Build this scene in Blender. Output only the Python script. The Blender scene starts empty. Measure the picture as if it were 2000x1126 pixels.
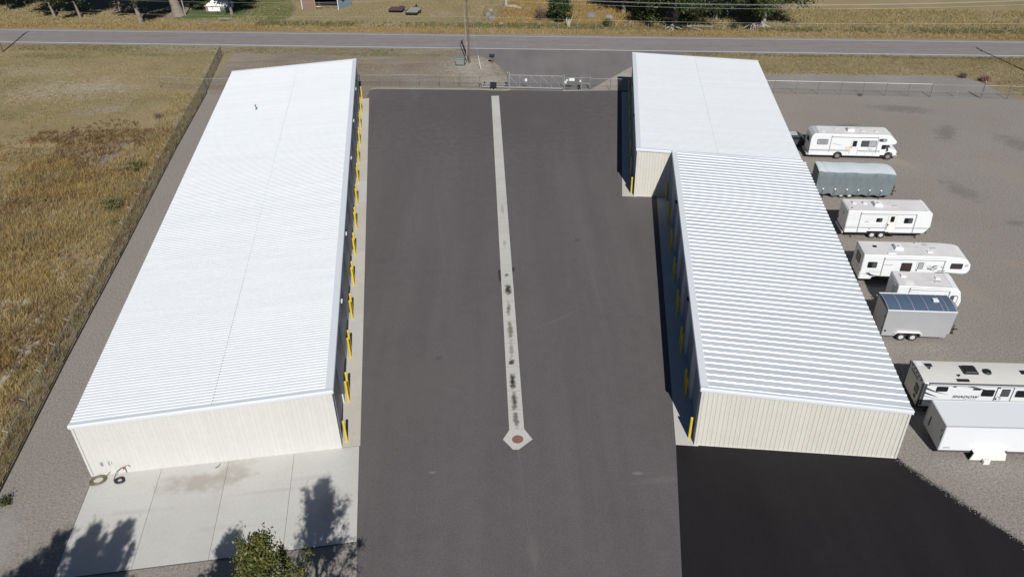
import bpy, bmesh, math, random
import numpy as np
from mathutils import Vector, Matrix
R = math.radians
rnd = random.Random(7)
rng = np.random.default_rng(7)
scene = bpy.context.scene
C = scene.collection

# ------------------------------------------------------------------ camera
cd = bpy.data.cameras.new('camera'); cam = bpy.data.objects.new('camera', cd); C.objects.link(cam)
cd.sensor_width = 36.0; cd.lens = 36.0 * 1562.03 / 2000.0
cd.clip_start = 0.5; cd.clip_end = 6000
PITCH, ROLL = R(33.80), R(1.339)
fwd = Vector((0, math.cos(PITCH), -math.sin(PITCH))); rt = Vector((1, 0, 0)); dn = fwd.cross(rt)
right = math.cos(ROLL) * rt + math.sin(ROLL) * dn
down = -math.sin(ROLL) * rt + math.cos(ROLL) * dn
cam.matrix_world = Matrix(((right.x, -down.x, -fwd.x, 0), (right.y, -down.y, -fwd.y, 0),
                           (right.z, -down.z, -fwd.z, 40.0), (0, 0, 0, 1)))
scene.camera = cam

# ------------------------------------------------------------------ light
SUN_EL, SUN_AZ = R(41.0), math.atan2(-0.989, 0.148)      # direction towards the sun (from +X, anticlockwise)
sdir = Vector((math.cos(SUN_EL) * math.cos(SUN_AZ), math.cos(SUN_EL) * math.sin(SUN_AZ), math.sin(SUN_EL)))
w = bpy.data.worlds.new('World'); scene.world = w; w.use_nodes = True
nt = w.node_tree; bg = nt.nodes['Background']
sky = nt.nodes.new('ShaderNodeTexSky'); sky.sky_type = 'NISHITA'; sky.sun_disc = False
sky.sun_elevation = SUN_EL; sky.sun_rotation = math.pi / 2 - SUN_AZ
sky.altitude = 1800; sky.air_density = 0.8; sky.dust_density = 0.0; sky.ozone_density = 3.0
nt.links.new(sky.outputs[0], bg.inputs[0]); bg.inputs[1].default_value = 0.05
sl = bpy.data.lights.new('sun', 'SUN'); sun = bpy.data.objects.new('sun', sl); C.objects.link(sun)
sl.energy = 5.0; sl.angle = R(0.53); sl.color = (1.0, 0.965, 0.91)
sun.rotation_euler = sdir.to_track_quat('Z', 'Y').to_euler()
sun.location = (30, -60, 80)
vs = scene.view_settings
vs.view_transform = 'Standard'; vs.look = 'None'; vs.gamma = 1.0; vs.exposure = 0.08; vs.use_curve_mapping = False

# ------------------------------------------------------------------ materials
MATS = {}
def mk(name, col, col2=None, scale=4.0, rough=0.6, metal=0.0, bump=0.0, bscale=60.0, detail=6, world=False,
       island=0.0, spec=0.5, col3=None, scale3=0.3, contrast=0.25, transl=0.0, fine=None, streak=None, stretch=None, orand=0.0):
    m = bpy.data.materials.new(name); m.use_nodes = True
    n = m.node_tree.nodes; L = m.node_tree.links
    b = n['Principled BSDF']
    b.inputs['Roughness'].default_value = rough; b.inputs['Metallic'].default_value = metal
    b.inputs['Specular IOR Level'].default_value = spec
    c4 = lambda c: (c[0], c[1], c[2], 1)
    b.inputs['Base Color'].default_value = c4(col)
    vec = None
    if world:
        g = n.new('ShaderNodeNewGeometry'); vec = g.outputs['Position']
    else:
        t = n.new('ShaderNodeTexCoord'); vec = t.outputs['Object']
    if stretch:
        mp = n.new('ShaderNodeMapping'); mp.inputs['Scale'].default_value = stretch
        L.new(vec, mp.inputs['Vector']); vec = mp.outputs[0]
    out = None
    def noise(s, d=detail, r=0.6):
        x = n.new('ShaderNodeTexNoise'); x.inputs['Scale'].default_value = s; x.inputs['Detail'].default_value = d
        x.inputs['Roughness'].default_value = r; L.new(vec, x.inputs['Vector']); return x.outputs['Fac']
    def ramp(fac, c):
        x = n.new('ShaderNodeMapRange'); x.inputs['From Min'].default_value = 0.5 - c; x.inputs['From Max'].default_value = 0.5 + c
        L.new(fac, x.inputs['Value']); return x.outputs[0]
    def mix(fac, a, bb):
        x = n.new('ShaderNodeMix'); x.data_type = 'RGBA'
        if isinstance(fac, float): x.inputs[0].default_value = fac
        else: L.new(fac, x.inputs[0])
        for s, q in ((6, a), (7, bb)):
            if isinstance(q, tuple): x.inputs[s].default_value = c4(q)
            else: L.new(q, x.inputs[s])
        return x.outputs[2]
    if col2: out = mix(ramp(noise(scale), contrast), tuple(col), tuple(col2))
    if col3: out = mix(ramp(noise(scale3, 4), 0.16), out if out else tuple(col), tuple(col3))
    if fine or streak:
        base_vec = vec
        for kind, arg in (('f', fine), ('s', streak)):
            if not arg: continue
            x = n.new('ShaderNodeTexNoise'); x.inputs['Roughness'].default_value = .65
            if kind == 'f': x.inputs['Scale'].default_value = arg[0]; x.inputs['Detail'].default_value = 3; L.new(base_vec, x.inputs['Vector'])
            else:
                mp2 = n.new('ShaderNodeMapping'); mp2.inputs['Scale'].default_value = (arg[0], arg[1], 1); L.new(base_vec, mp2.inputs['Vector'])
                x.inputs['Scale'].default_value = 1; x.inputs['Detail'].default_value = 5; L.new(mp2.outputs[0], x.inputs['Vector'])
            mr = n.new('ShaderNodeMapRange'); mr.inputs['From Min'].default_value = .3; mr.inputs['From Max'].default_value = .7
            mr.inputs['To Min'].default_value = 1 - arg[-1]; mr.inputs['To Max'].default_value = 1 + arg[-1]; L.new(x.outputs['Fac'], mr.inputs['Value'])
            vm = n.new('ShaderNodeVectorMath'); vm.operation = 'SCALE'
            if out: L.new(out, vm.inputs[0])
            else: vm.inputs[0].default_value = col
            L.new(mr.outputs[0], vm.inputs['Scale']); out = vm.outputs[0]
    if orand:
        oi = n.new('ShaderNodeObjectInfo'); mr = n.new('ShaderNodeMapRange'); mr.inputs['To Min'].default_value = 1 - orand; mr.inputs['To Max'].default_value = 1 + orand
        L.new(oi.outputs['Random'], mr.inputs['Value']); vm = n.new('ShaderNodeVectorMath'); vm.operation = 'SCALE'
        if out: L.new(out, vm.inputs[0])
        else: vm.inputs[0].default_value = col
        L.new(mr.outputs[0], vm.inputs['Scale']); out = vm.outputs[0]
    if island:
        g2 = n.new('ShaderNodeNewGeometry')
        hs = n.new('ShaderNodeHueSaturation')
        mr = n.new('ShaderNodeMapRange'); mr.inputs['To Min'].default_value = 1 - island; mr.inputs['To Max'].default_value = 1 + island
        L.new(g2.outputs['Random Per Island'], mr.inputs['Value']); L.new(mr.outputs[0], hs.inputs['Value'])
        if out: L.new(out, hs.inputs['Color'])
        else: hs.inputs['Color'].default_value = c4(col)
        out = hs.outputs[0]
    if out: L.new(out, b.inputs['Base Color'])
    if bump:
        bp = n.new('ShaderNodeBump'); bp.inputs['Strength'].default_value = bump; bp.inputs['Distance'].default_value = 0.02
        L.new(noise(bscale, 4), bp.inputs['Height']); L.new(bp.outputs[0], b.inputs['Normal'])
    if transl:
        tr = n.new('ShaderNodeBsdfTranslucent'); ms = n.new('ShaderNodeMixShader'); ms.inputs[0].default_value = transl
        if out: L.new(out, tr.inputs[0])
        else: tr.inputs[0].default_value = c4(col)
        L.new(b.outputs[0], ms.inputs[1]); L.new(tr.outputs[0], ms.inputs[2])
        L.new(ms.outputs[0], n['Material Output'].inputs[0])
    MATS[name] = m
    return m

mk('asphalt', (.088, .079, .081), (.106, .096, .097), 0.9, .85, bump=.35, bscale=45, world=True, col3=(.104, .095, .096), scale3=.07, detail=10, fine=(9, .18), streak=(.32, .02, .10), spec=.35)
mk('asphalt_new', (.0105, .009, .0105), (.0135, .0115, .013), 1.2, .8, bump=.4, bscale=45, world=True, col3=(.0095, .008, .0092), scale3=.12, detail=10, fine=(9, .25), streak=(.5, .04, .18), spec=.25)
mk('asphalt_old', (.150, .138, .138), (.175, .162, .16), .8, .9, bump=.3, bscale=30, world=True, col3=(.138, .127, .127), scale3=.1, detail=10, fine=(6, .14), streak=(.5, .06, .08))
mk('road_surface', (.178, .165, .168), (.215, .20, .20), .5, .9, bump=.3, bscale=30, world=True, detail=8, fine=(5, .14), streak=(.03, 1.3, .10))
mk('concrete', (.437, .432, .413), (.475, .47, .452), .7, .85, bump=.15, bscale=30, world=True, col3=(.42, .412, .39), scale3=.35, detail=9, fine=(7, .05), orand=.03)
mk('concrete_b', (.42, .395, .35), (.46, .435, .39), .9, .85, bump=.15, bscale=30, world=True, detail=9, fine=(7, .06), orand=.04)
mk('concrete_gutter', (.437, .430, .405), (.475, .467, .443), .7, .85, bump=.15, bscale=30, world=True, col3=(.42, .41, .385), scale3=.35, detail=9, fine=(7, .06), orand=.035)
mk('sand', (.29, .265, .23), (.345, .315, .275), 3, .95, bump=.5, bscale=18, world=True, col3=(.27, .245, .21), scale3=.3, detail=10, fine=(7, .2))
mk('gravel', (.192, .175, .157), (.268, .246, .224), 5, .95, bump=.8, bscale=22, world=True, col3=(.21, .19, .17), scale3=.08, detail=12, contrast=.16, fine=(7.5, .36))
mk('gravel_pale', (.205, .195, .185), (.26, .248, .235), 6, .95, bump=.6, bscale=22, world=True, col3=(.20, .186, .172), scale3=.15, detail=12, fine=(6, .28))
mk('dirt', (.175, .150, .125), (.27, .235, .195), 4, .95, bump=.6, bscale=16, world=True, col3=(.145, .12, .092), scale3=.16, detail=12, contrast=.2)
mk('dirt_road', (.20, .165, .13), (.145, .115, .085), 1.6, .95, bump=.6, bscale=10, world=True, col3=(.22, .19, .155), scale3=.12, detail=10, fine=(4, .3), streak=(.08, .9, .18))
mk('dry_ground', (.22, .165, .08), (.14, .108, .055), .7, .95, bump=.8, bscale=9, world=True, col3=(.25, .205, .13), scale3=.055, detail=12, fine=(3.5, .35))
mk('wall_cream', (.565, .565, .538), (.54, .54, .513), .8, .45, world=False, spec=.4, orand=.012, fine=(1.5, .02))
mk('wall_tan', (.565, .552, .50), (.54, .527, .475), .8, .45, spec=.4, orand=.02, fine=(1.5, .025))
mk('roof_white', (.655, .68, .705), (.63, .66, .69), .35, .42, world=True, spec=.4, col3=(.645, .675, .70), scale3=.07, streak=(.12, 2.2, .03), fine=(1.6, .025), orand=.015, bump=.05, bscale=1.3)
mk('roof_galv', (.55, .585, .625), (.51, .548, .592), .5, .38, metal=.12, world=True, spec=.5, col3=(.53, .565, .605), scale3=.08, streak=(.15, 2.5, .06), fine=(2, .05), orand=.035)
mk('trim_white', (.60, .635, .67), rough=.4)
mk('trim_dark', (.05, .06, .07), rough=.5)
mk('door_slate', (.20, .225, .275), (.18, .205, .255), 1, .5)
mk('paint_yellow', (.66, .50, .045), (.57, .42, .04), 3, .45, fine=(6, .10), orand=.06)
mk('galv', (.48, .49, .50), (.40, .41, .42), 6, .42, metal=.55)
mk('galv_bright', (.38, .39, .40), rough=.45, metal=.35)
mk('galv_dark', (.17, .175, .18), rough=.5, metal=.3)
mk('wire_bright', (.42, .42, .40), rough=.5, metal=.2)
mk('black_metal', (.02, .02, .022), rough=.5)
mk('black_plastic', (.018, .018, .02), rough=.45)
mk('rubber', (.022, .022, .022), (.035, .033, .03), 8, .85)
mk('rim_white', (.72, .72, .72), (.6, .6, .6), 8, .4)
mk('rim_steel', (.45, .45, .46), rough=.35, metal=.6)
mk('rv_white', (.72, .74, .755), (.685, .705, .72), .9, .32, spec=.45)
mk('rv_cream', (.76, .755, .72), (.72, .715, .68), .9, .35)
mk('rv_roof', (.60, .59, .585), (.53, .52, .515), 1.3, .7, col3=(.64, .63, .625), scale3=.5)
mk('rv_roof_cream', (.60, .59, .55), (.56, .55, .515), 1.1, .7)
mk('rv_grey', (.42, .43, .45), rough=.4)
mk('rv_trim', (.60, .61, .63), rough=.3, metal=.3)
mk('decal_dark', (.05, .055, .065), rough=.4)
mk('decal_grey', (.33, .35, .38), rough=.4)
mk('decal_gold', (.70, .56, .42), rough=.5)
mk('glass_dark', (.012, .014, .017), rough=.06, spec=.6)
mk('glass_grey', (.07, .075, .085), rough=.1, spec=.6)
mk('glass_brown', (.045, .033, .033), rough=.1, spec=.6)
mk('blind', (.34, .35, .37), rough=.5)
mk('alu', (.52, .53, .55), (.46, .47, .49), .7, .38, metal=.35)
mk('alu_blue', (.115, .165, .245), (.13, .185, .27), .6, .42, metal=.35)
mk('white_gloss', (.67, .695, .72), rough=.28)
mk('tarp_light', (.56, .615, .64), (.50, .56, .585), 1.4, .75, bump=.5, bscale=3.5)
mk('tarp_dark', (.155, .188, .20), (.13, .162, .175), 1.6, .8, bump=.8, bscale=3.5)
mk('car_dark', (.05, .06, .075), rough=.25)
mk('red', (.5, .03, .025), rough=.4)
mk('red_lens', (.35, .02, .015), rough=.2)
mk('rust', (.17, .082, .055), (.23, .12, .085), 6, .85, bump=.4)
mk('wood_pole', (.17, .125, .09), (.115, .085, .062), 3, .9, bump=.5, bscale=14, stretch=(4, 4, .5))
mk('wood_grey', (.30, .275, .24), (.22, .2, .175), 3, .9, bump=.5, bscale=14, stretch=(4, 4, .5))
mk('wood_deck', (.30, .285, .255), (.22, .205, .18), 3, .9, stretch=(6, .6, 1))
mk('barn_board', (.25, .165, .125), (.19, .125, .095), 3, .9, stretch=(5, 5, .5))
mk('blue_steel', (.16, .22, .27), rough=.5)
mk('maroon', (.115, .055, .062), (.09, .042, .05), 2, .6)
mk('green_box', (.16, .20, .175), (.19, .225, .20), 4, .5)
mk('bark', (.25, .215, .175), (.15, .125, .10), 2.5, .95, bump=.9, bscale=9, stretch=(3, 3, .5))
mk('bark_pale', (.44, .42, .38), (.30, .285, .255), 2.5, .9, bump=.6, bscale=9)
mk('deadwood', (.37, .335, .28), (.26, .23, .195), 2, .9, bump=.5, bscale=8)
mk('stone', (.20, .185, .17), (.135, .125, .115), 2.2, .95, bump=.8, bscale=8)
mk('stone_pale', (.27, .245, .21), (.19, .17, .15), 2.2, .95, bump=.8, bscale=8)
mk('rail_glint', (.78, .78, .77), rough=.35)  # near white: sun glint on the yard fence rail put into its colour
mk('leaf_dark', (.034, .055, .016), (.055, .08, .022), .8, .6, island=.45, world=True, transl=.22)
mk('leaf_mid', (.06, .085, .025), (.085, .105, .03), .8, .6, island=.45, world=True, transl=.25)
mk('leaf_near', (.055, .078, .021), (.085, .105, .028), 1.1, .55, island=.55, world=True, transl=.22, col3=(.16, .145, .026), scale3=.55)
mk('leaf_weed', (.20, .185, .07), (.15, .15, .055), 1.1, .7, island=.4, world=True, transl=.25)
mk('leaf_dead', (.13, .085, .075), (.10, .07, .06), 1.1, .8, island=.4, world=True)
mk('leaf_rust', (.20, .12, .07), (.14, .09, .06), 1.1, .8, island=.4, world=True)
mk('grass_field', (.40, .265, .08), (.165, .115, .055), .2, .85, island=.5, world=True, transl=.3, col3=(.37, .31, .165), scale3=.085, detail=6, contrast=.14)
mk('grass_gold', (.425, .30, .115), (.31, .215, .085), .5, .85, island=.45, world=True, transl=.3)
mk('grass_rust', (.235, .135, .055), (.14, .09, .045), .4, .85, island=.45, world=True, transl=.3)
mk('grass_straw', (.42, .345, .175), (.30, .245, .115), .4, .85, island=.4, world=True, transl=.3)
mk('grass_short', (.285, .235, .105), (.20, .18, .07), .35, .85, island=.4, world=True, transl=.25, col3=(.34, .285, .165), scale3=.1)
mk('grass_green', (.10, .12, .036), (.16, .155, .052), .4, .8, island=.4, world=True, transl=.25)
mk('lawn', (.055, .10, .03), (.085, .12, .04), .6, .9, world=True, bump=.5, bscale=8)
mk('pasture', (.215, .175, .085), (.15, .14, .06), .35, .95, world=True, bump=.6, bscale=7, col3=(.27, .205, .115), scale3=.07, detail=10)
mk('straw_ground', (.30, .225, .095), (.22, .165, .065), .6, .95, world=True, bump=.6, bscale=7, detail=10)
mk('line_white', (.62, .61, .58), (.48, .47, .45), 1.5, .7, world=True, detail=8)
mk('line_yellow', (.34, .235, .135), (.23, .18, .14), 1.2, .7, world=True, detail=8)
mk('hose_tan', (.17, .155, .085), (.12, .11, .06), 5, .5)
mk('hose_black', (.025, .027, .028), rough=.45)
mk('seam', (.135, .125, .122), (.10, .09, .093), 1.6, .9, world=True, detail=8)
mk('oil', (.028, .026, .023), (.045, .041, .036), 5, .6, world=True)
mk('oil_light', (.24, .22, .185), (.16, .145, .12), 5, .8, world=True, detail=8)
mk('stain', (.40, .37, .315), (.46, .435, .385), 1.3, .85, world=True, detail=9)
mk('white_cloth', (.80, .80, .78), rough=.8)
mk('rail_brown', (.115, .092, .078), (.08, .066, .056), 2.5, .85)
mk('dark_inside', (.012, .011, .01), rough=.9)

def spots(name, items, nscale=1.2):
    """soft edged patches of another colour (dirt, damp, oil) at fixed places on a ground material"""
    m = MATS[name]; n = m.node_tree.nodes; L = m.node_tree.links; b = n['Principled BSDF']
    inp = b.inputs['Base Color']; cur = inp.links[0].from_socket
    g = n.new('ShaderNodeNewGeometry'); nz = n.new('ShaderNodeTexNoise'); nz.inputs['Scale'].default_value = nscale; nz.inputs['Detail'].default_value = 6
    L.new(g.outputs['Position'], nz.inputs['Vector'])
    for (x, y, rx, ry, rot, col, amt) in items:
        mp = n.new('ShaderNodeMapping'); mp.vector_type = 'TEXTURE'; mp.inputs['Location'].default_value = (x, y, 0); mp.inputs['Rotation'].default_value = (0, 0, rot); mp.inputs['Scale'].default_value = (rx, ry, 1000)
        L.new(g.outputs['Position'], mp.inputs['Vector'])
        ln = n.new('ShaderNodeVectorMath'); ln.operation = 'LENGTH'; L.new(mp.outputs[0], ln.inputs[0])
        ad = n.new('ShaderNodeMath'); ad.operation = 'MULTIPLY_ADD'; L.new(nz.outputs['Fac'], ad.inputs[0]); ad.inputs[1].default_value = 1.6; L.new(ln.outputs['Value'], ad.inputs[2])
        mr = n.new('ShaderNodeMapRange'); mr.interpolation_type = 'SMOOTHSTEP'; mr.inputs['From Min'].default_value = 1.0; mr.inputs['From Max'].default_value = 1.85; mr.inputs['To Min'].default_value = amt; mr.inputs['To Max'].default_value = 0
        L.new(ad.outputs[0], mr.inputs['Value'])
        mx = n.new('ShaderNodeMix'); mx.data_type = 'RGBA'; L.new(mr.outputs[0], mx.inputs[0]); L.new(cur, mx.inputs[6]); mx.inputs[7].default_value = (*col, 1); cur = mx.outputs[2]
    L.new(cur, inp)
DG = (.085, .082, .082)
spots('gravel', [(52, 100, 5.5, 1.8, -.25, DG, .45), (61, 88, 2.2, 4.2, .35, DG, .42), (48.5, 76.5, 1.6, 3.2, .35, DG, .42), (50.5, 69.3, 1.6, .8, 0, DG, .4), (54, 92, 1.6, 3.5, -.5, DG, .5),
      (33.5, 33.5, 2.4, 1.0, -.2, DG, .4), (37, 30.5, 3.0, 1.5, .1, DG, .4), (57, 63, 3.5, 1.6, .6, DG, .45), (43, 95, 2, .8, 0, DG, .4), (45, 84, 1.2, 3.0, .5, (.30, .26, .19), .5), (56, 81, 3, 5, .2, (.25, .21, .165), .4), (-32.2, 33, 1.6, 3.4, .2, (.27, .265, .26), .5),
      (40, 58, 1.5, 5, .3, (.26, .225, .18), .45), (34, 47.5, 3, 1.5, 0, (.27, .24, .19), .5), (46, 62, 1.0, 1.2, 0, (.28, .22, .15), .5)])
ST = (.285, .26, .225)
spots('concrete', [(-21.2, 37.3, 3.4, 1.1, .12, ST, .75), (-19.0, 38.4, 1.6, 1.3, .1, ST, .6), (-24.5, 35.0, 2.6, .3, .1, ST, .25), (-16.0, 36.5, 3.6, .2, .12, ST, .25), (-13.4, 37.6, 2.0, .3, .1, ST, .25), (-18, 33.6, 3.5, .3, .1, ST, .18), (-12, 35.2, .8, 2.0, 0, ST, .3)])
spots('asphalt', [(-6, 50, .4, .3, 0, (.05, .045, .045), .6), (6.5, 68, .5, .3, 0, (.05, .045, .045), .6), (9.5, 36.6, 2.2, .4, .1, (.14, .13, .13), .4), (8, 37.3, .5, .2, 0, (.22, .21, .2), .5), (0, 104, 22, 22, 0, (.078, .071, .074), .75), (4, 99, 2.2, 3, .3, (.1, .092, .093), .5), (-7, 46, 5, 6, 0, (.112, .1, .1), .5), (.9, 31.3, .5, 1.2, .1, (.14, .13, .125), .5), (-5.6, 37.8, .35, .15, 0, (.2, .19, .19), .6), (4, 55, 4, .25, .6, (.125, .115, .115), .4), (-4, 46, 3, .2, -.3, (.12, .11, .11), .4), (7.5, 60, .2, 9, .05, (.125, .115, .115), .35), (-7, 70, .2, 12, .12, (.12, .112, .112), .35)])
DU = (.075, .07, .068)
spots('asphalt_new', [(26.9, 36.3, 1.1, .45, -.95, DU, .8), (28.3, 34.2, 1.2, .4, -.95, DU, .7), (29.3, 32.6, .9, .3, -.95, DU, .6), (26.3, 37.1, .5, .3, -.9, DU, .6)], nscale=1.6)
spots('dirt_road', [(-5, 121, 4.5, 6, .3, (.33, .30, .265), .9), (-3, 115, 4, 3.5, .2, (.30, .275, .245), .8), (-20, 128.2, 14, 1.4, -.12, (.10, .11, .035), .7), (-32, 120, 8, .5, -.1, (.12, .09, .06), .6), (-26, 124, 7, .5, -.15, (.12, .09, .06), .6), (-14, 126, 5, 2, -.1, (.21, .165, .08), .6), (-38, 117, 3, 3, 0, (.26, .235, .2), .6), (-9, 116.2, 4, .5, -.1, (.19, .16, .07), .5)])
spots('pasture', [(-75, 131.5, 9, 2.2, -.12, (.085, .095, .03), .75), (-58, 131, 6, 1.4, -.12, (.09, .10, .032), .7), (-64, 115, 14, 6, -.1, (.32, .285, .225), .75), (-75, 124, 12, 4, -.15, (.31, .265, .18), .6), (-80, 110, 12, 6, 0, (.3, .26, .19), .6), (-56, 107, 5, 3, .3, (.28, .25, .21), .6), (-52, 121, 5, 3, -.1, (.27, .23, .14), .5), (-28, 150, 8, 2, -.1, (.24, .195, .15), .6), (-35, 154.5, 5, 2, -.1, (.25, .215, .18), .8), (-11, 152, 4, 3, 0, (.26, .21, .15), .6), (-50, 165, 12, 8, 0, (.09, .105, .035), .6), (70, 140, 14, 3, -.12, (.15, .13, .06), .5)])
spots('dry_ground', [(-44.5, 59.2, 2.0, 1.7, 0, (.34, .31, .27), .9), (-48.5, 91, 4.6, 6, .25, (.20, .165, .135), .95), (-41.0, 57, .6, 7, .12, (.36, .33, .29), .85), (-43.2, 65, .7, 4, .5, (.38, .35, .31), .8), (-49, 76, 3, 3, 0, (.27, .24, .2), .7), (-55, 84, 4, 2, .2, (.27, .235, .19), .6), (-58, 97, 6, 2, -.1, (.30, .27, .22), .7), (-40.0, 46, 1.2, 2, .1, (.25, .22, .18), .6)])

# ------------------------------------------------------------------ mesh builder
class MB:
    def __init__(s): s.v = []; s.f = []
    def add(s, vs, fs):
        o = len(s.v); s.v += [tuple(p) for p in vs]; s.f += [tuple(i + o for i in q) for q in fs]; return s
    def box(s, x0, x1, y0, y1, z0, z1):
        return s.add([(x0,y0,z0),(x1,y0,z0),(x1,y1,z0),(x0,y1,z0),(x0,y0,z1),(x1,y0,z1),(x1,y1,z1),(x0,y1,z1)],
                     [(3,2,1,0),(4,5,6,7),(0,1,5,4),(1,2,6,5),(2,3,7,6),(3,0,4,7)])
    def prism(s, poly, axis, c0, c1):
        n = len(poly)
        P = {'x': lambda a, b, c: (c, a, b), 'y': lambda a, b, c: (a, c, b), 'z': lambda a, b, c: (a, b, c)}[axis]
        vs = [P(a, b, c0) for a, b in poly] + [P(a, b, c1) for a, b in poly]
        fs = [tuple(range(n))[::-1], tuple(range(n, 2 * n))] + [(i, (i + 1) % n, n + (i + 1) % n, n + i) for i in range(n)]
        return s.add(vs, fs)
    def cyl(s, p0, p1, r0, r1=None, n=10, cap=True):
        r1 = r0 if r1 is None else r1
        p0 = Vector(p0); p1 = Vector(p1); d = (p1 - p0).normalized()
        a = d.orthogonal().normalized(); b = d.cross(a)
        vs = []
        for p, r in ((p0, r0), (p1, r1)):
            for i in range(n):
                t = 2 * math.pi * i / n; vs.append(p + a * (r * math.cos(t)) + b * (r * math.sin(t)))
        fs = [(i, (i + 1) % n, n + (i + 1) % n, n + i) for i in range(n)]
        if cap: fs += [tuple(range(n))[::-1], tuple(range(n, 2 * n))]
        return s.add(vs, fs)
    def tube(s, pts, r, n=6, closed=False):
        pts = [Vector(p) for p in pts]; m = len(pts); rs = r if isinstance(r, (list, tuple)) else [r] * m
        vs = []
        for i, p in enumerate(pts):
            if closed: d = pts[(i + 1) % m] - pts[i - 1]
            else: d = pts[min(i + 1, m - 1)] - pts[max(i - 1, 0)]
            d.normalize(); up = Vector((0, 0, 1)) if abs(d.z) < .95 else Vector((1, 0, 0))
            a = d.cross(up).normalized(); b = d.cross(a)
            for k in range(n):
                t = 2 * math.pi * k / n; vs.append(p + a * (rs[i] * math.cos(t)) + b * (rs[i] * math.sin(t)))
        fs = []
        for i in range(m if closed else m - 1):
            j = (i + 1) % m
            for k in range(n): fs.append((i*n+k, i*n+(k+1) % n, j*n+(k+1) % n, j*n+k))
        if not closed: fs += [tuple(range(n))[::-1], tuple(range((m-1)*n, m*n))]
        return s.add(vs, fs)
    def rrect(s, axis, a0, a1, b0, b1, c0, c1, r=.06, n=3):
        r = min(r, (a1-a0)/2.01, (b1-b0)/2.01); poly = []
        for cx, cy, t0 in ((a1-r, b1-r, 0), (a0+r, b1-r, 90), (a0+r, b0+r, 180), (a1-r, b0+r, 270)):
            for i in range(n + 1):
                t = R(t0 + 90 * i / n); poly.append((cx + r*math.cos(t), cy + r*math.sin(t)))
        return s.prism(poly, axis, c0, c1)
    def mesh(s, name, recalc=True):
        me = bpy.data.meshes.new(name); me.from_pydata(s.v, [], s.f)
        if recalc:
            bm = bmesh.new(); bm.from_mesh(me); bmesh.ops.recalc_face_normals(bm, faces=bm.faces); bm.to_mesh(me); bm.free()
        return me
    def build(s, name, mat, parent=None, bevel=0, smooth=False, seg=2, recalc=True):
        me = s.mesh(name, recalc); return link(name, me, mat, parent, bevel, smooth, seg)

def link(name, me, mat, parent=None, bevel=0, smooth=False, seg=2):
    if mat and not me.materials: me.materials.append(MATS[mat] if isinstance(mat, str) else mat)
    if smooth:
        me.polygons.foreach_set('use_smooth', [True] * len(me.polygons))
        try: me.set_sharp_from_angle(angle=R(40))
        except Exception: pass
    o = bpy.data.objects.new(name, me); C.objects.link(o)
    if parent: o.parent = parent
    if bevel:
        b = o.modifiers.new('bevel', 'BEVEL'); b.width = bevel; b.segments = seg; b.limit_method = 'ANGLE'; b.angle_limit = R(35)
        b.harden_normals = False
    return o
def tag(o, label=None, cat=None, group=None, kind=None):
    if label: o['label'] = label
    if cat: o['category'] = cat
    if group: o['group'] = group
    if kind: o['kind'] = kind
    return o
def thing(name, loc=(0, 0, 0), rz=0.0, label=None, cat=None, group=None):
    o = bpy.data.objects.new(name, None); C.objects.link(o); o.empty_display_size = .3
    o.location = loc; o.rotation_euler = (0, 0, rz); return tag(o, label, cat, group)
def copy_tree(o, parent=None):
    c = o.copy(); C.objects.link(c); c.parent = parent
    for ch in o.children: copy_tree(ch, c)
    return c
def sheet(name, poly, z, mat, kind='structure'):
    m = MB(); m.add([(x, y, z) for x, y in poly], [tuple(range(len(poly)))])
    o = m.build(name, mat, recalc=False); 
    if o.data.polygons[0].normal.z < 0: o.data.flip_normals()
    if kind: o['kind'] = kind
    return o

# ------------------------------------------------------------------ setting: ground, road, paving
class Frame:
    def __init__(s, x, y, yaw): s.x, s.y, s.yaw = x, y, yaw; s.c, s.s = math.cos(yaw), math.sin(yaw)
    def __call__(s, u, v): return (s.x + u*s.c - v*s.s, s.y + u*s.s + v*s.c)
FL = Frame(-28.617, 38.193, R(7.20))       # long building on the left of the drive
FQ = Frame(13.414, 77.057, R(-7.12))       # far building on the right
FR = Frame(12.374, 39.803, R(-7.25))       # near building on the right
FD = Frame(0.9, 129.28, R(-6.9))           # county road: v = 0 is its near edge

g = MB(); n = 48
xs = [(-1)**(i < n/2) * abs(i - n/2)**2.2 / (n/2)**2.2 * 2500 for i in range(n + 1)]
vs_ = [(x, y + 70, 0.0) for y in xs for x in xs]
g.add(vs_, [(j*(n+1)+i, j*(n+1)+i+1, (j+1)*(n+1)+i+1, (j+1)*(n+1)+i) for j in range(n) for i in range(n)])
tag(g.build('ground', 'dry_ground', recalc=False), kind='structure')

sheet('gravel_yard', [(15, 24), (60, 6), (170, -10), (170, 88), (78, 100.4), (69, 101.9), (67.3, 103.4), (67.2, 107.2), (66.6, 109.6), (65.3, 111.4), (62, 112.4), (38.5, 115.2), (15, 118.2), (12, 109)], .004, 'gravel')
sheet('gravel_verge', [(33.5, 107.6), (69, 102.4), (67.5, 103.6), (67.3, 107.2), (66.7, 109.6), (65.4, 111.2), (62, 112.2), (38.5, 115.0), (18, 117.4), (18, 109.8)], .008, 'gravel_pale')
sheet('dirt_strip', [(-9, 4), (-9.2, 41), (-18, 114.6), (-43.9, 115.6), (-41.2, 92.5), (-38.1, 67), (-36.1, 50.5), (-34.4, 37.4), (-33, 4)], .004, 'gravel')
sheet('dirt_verge', [(-1.0, 109.5), (0.4, 116.5), (-2.4, 124.2), (-6, 128.6), (-20, 130.0), (-44.6, 131.5), (-44, 115), (-43, 112), (-18, 108)], .006, 'dirt_road')
sheet('lawn', [(-62, 152.5), (-44.5, 149), (-40, 151), (-40, 158), (-46, 172), (-75, 178), (-60, 160)], .006, 'lawn')
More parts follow.
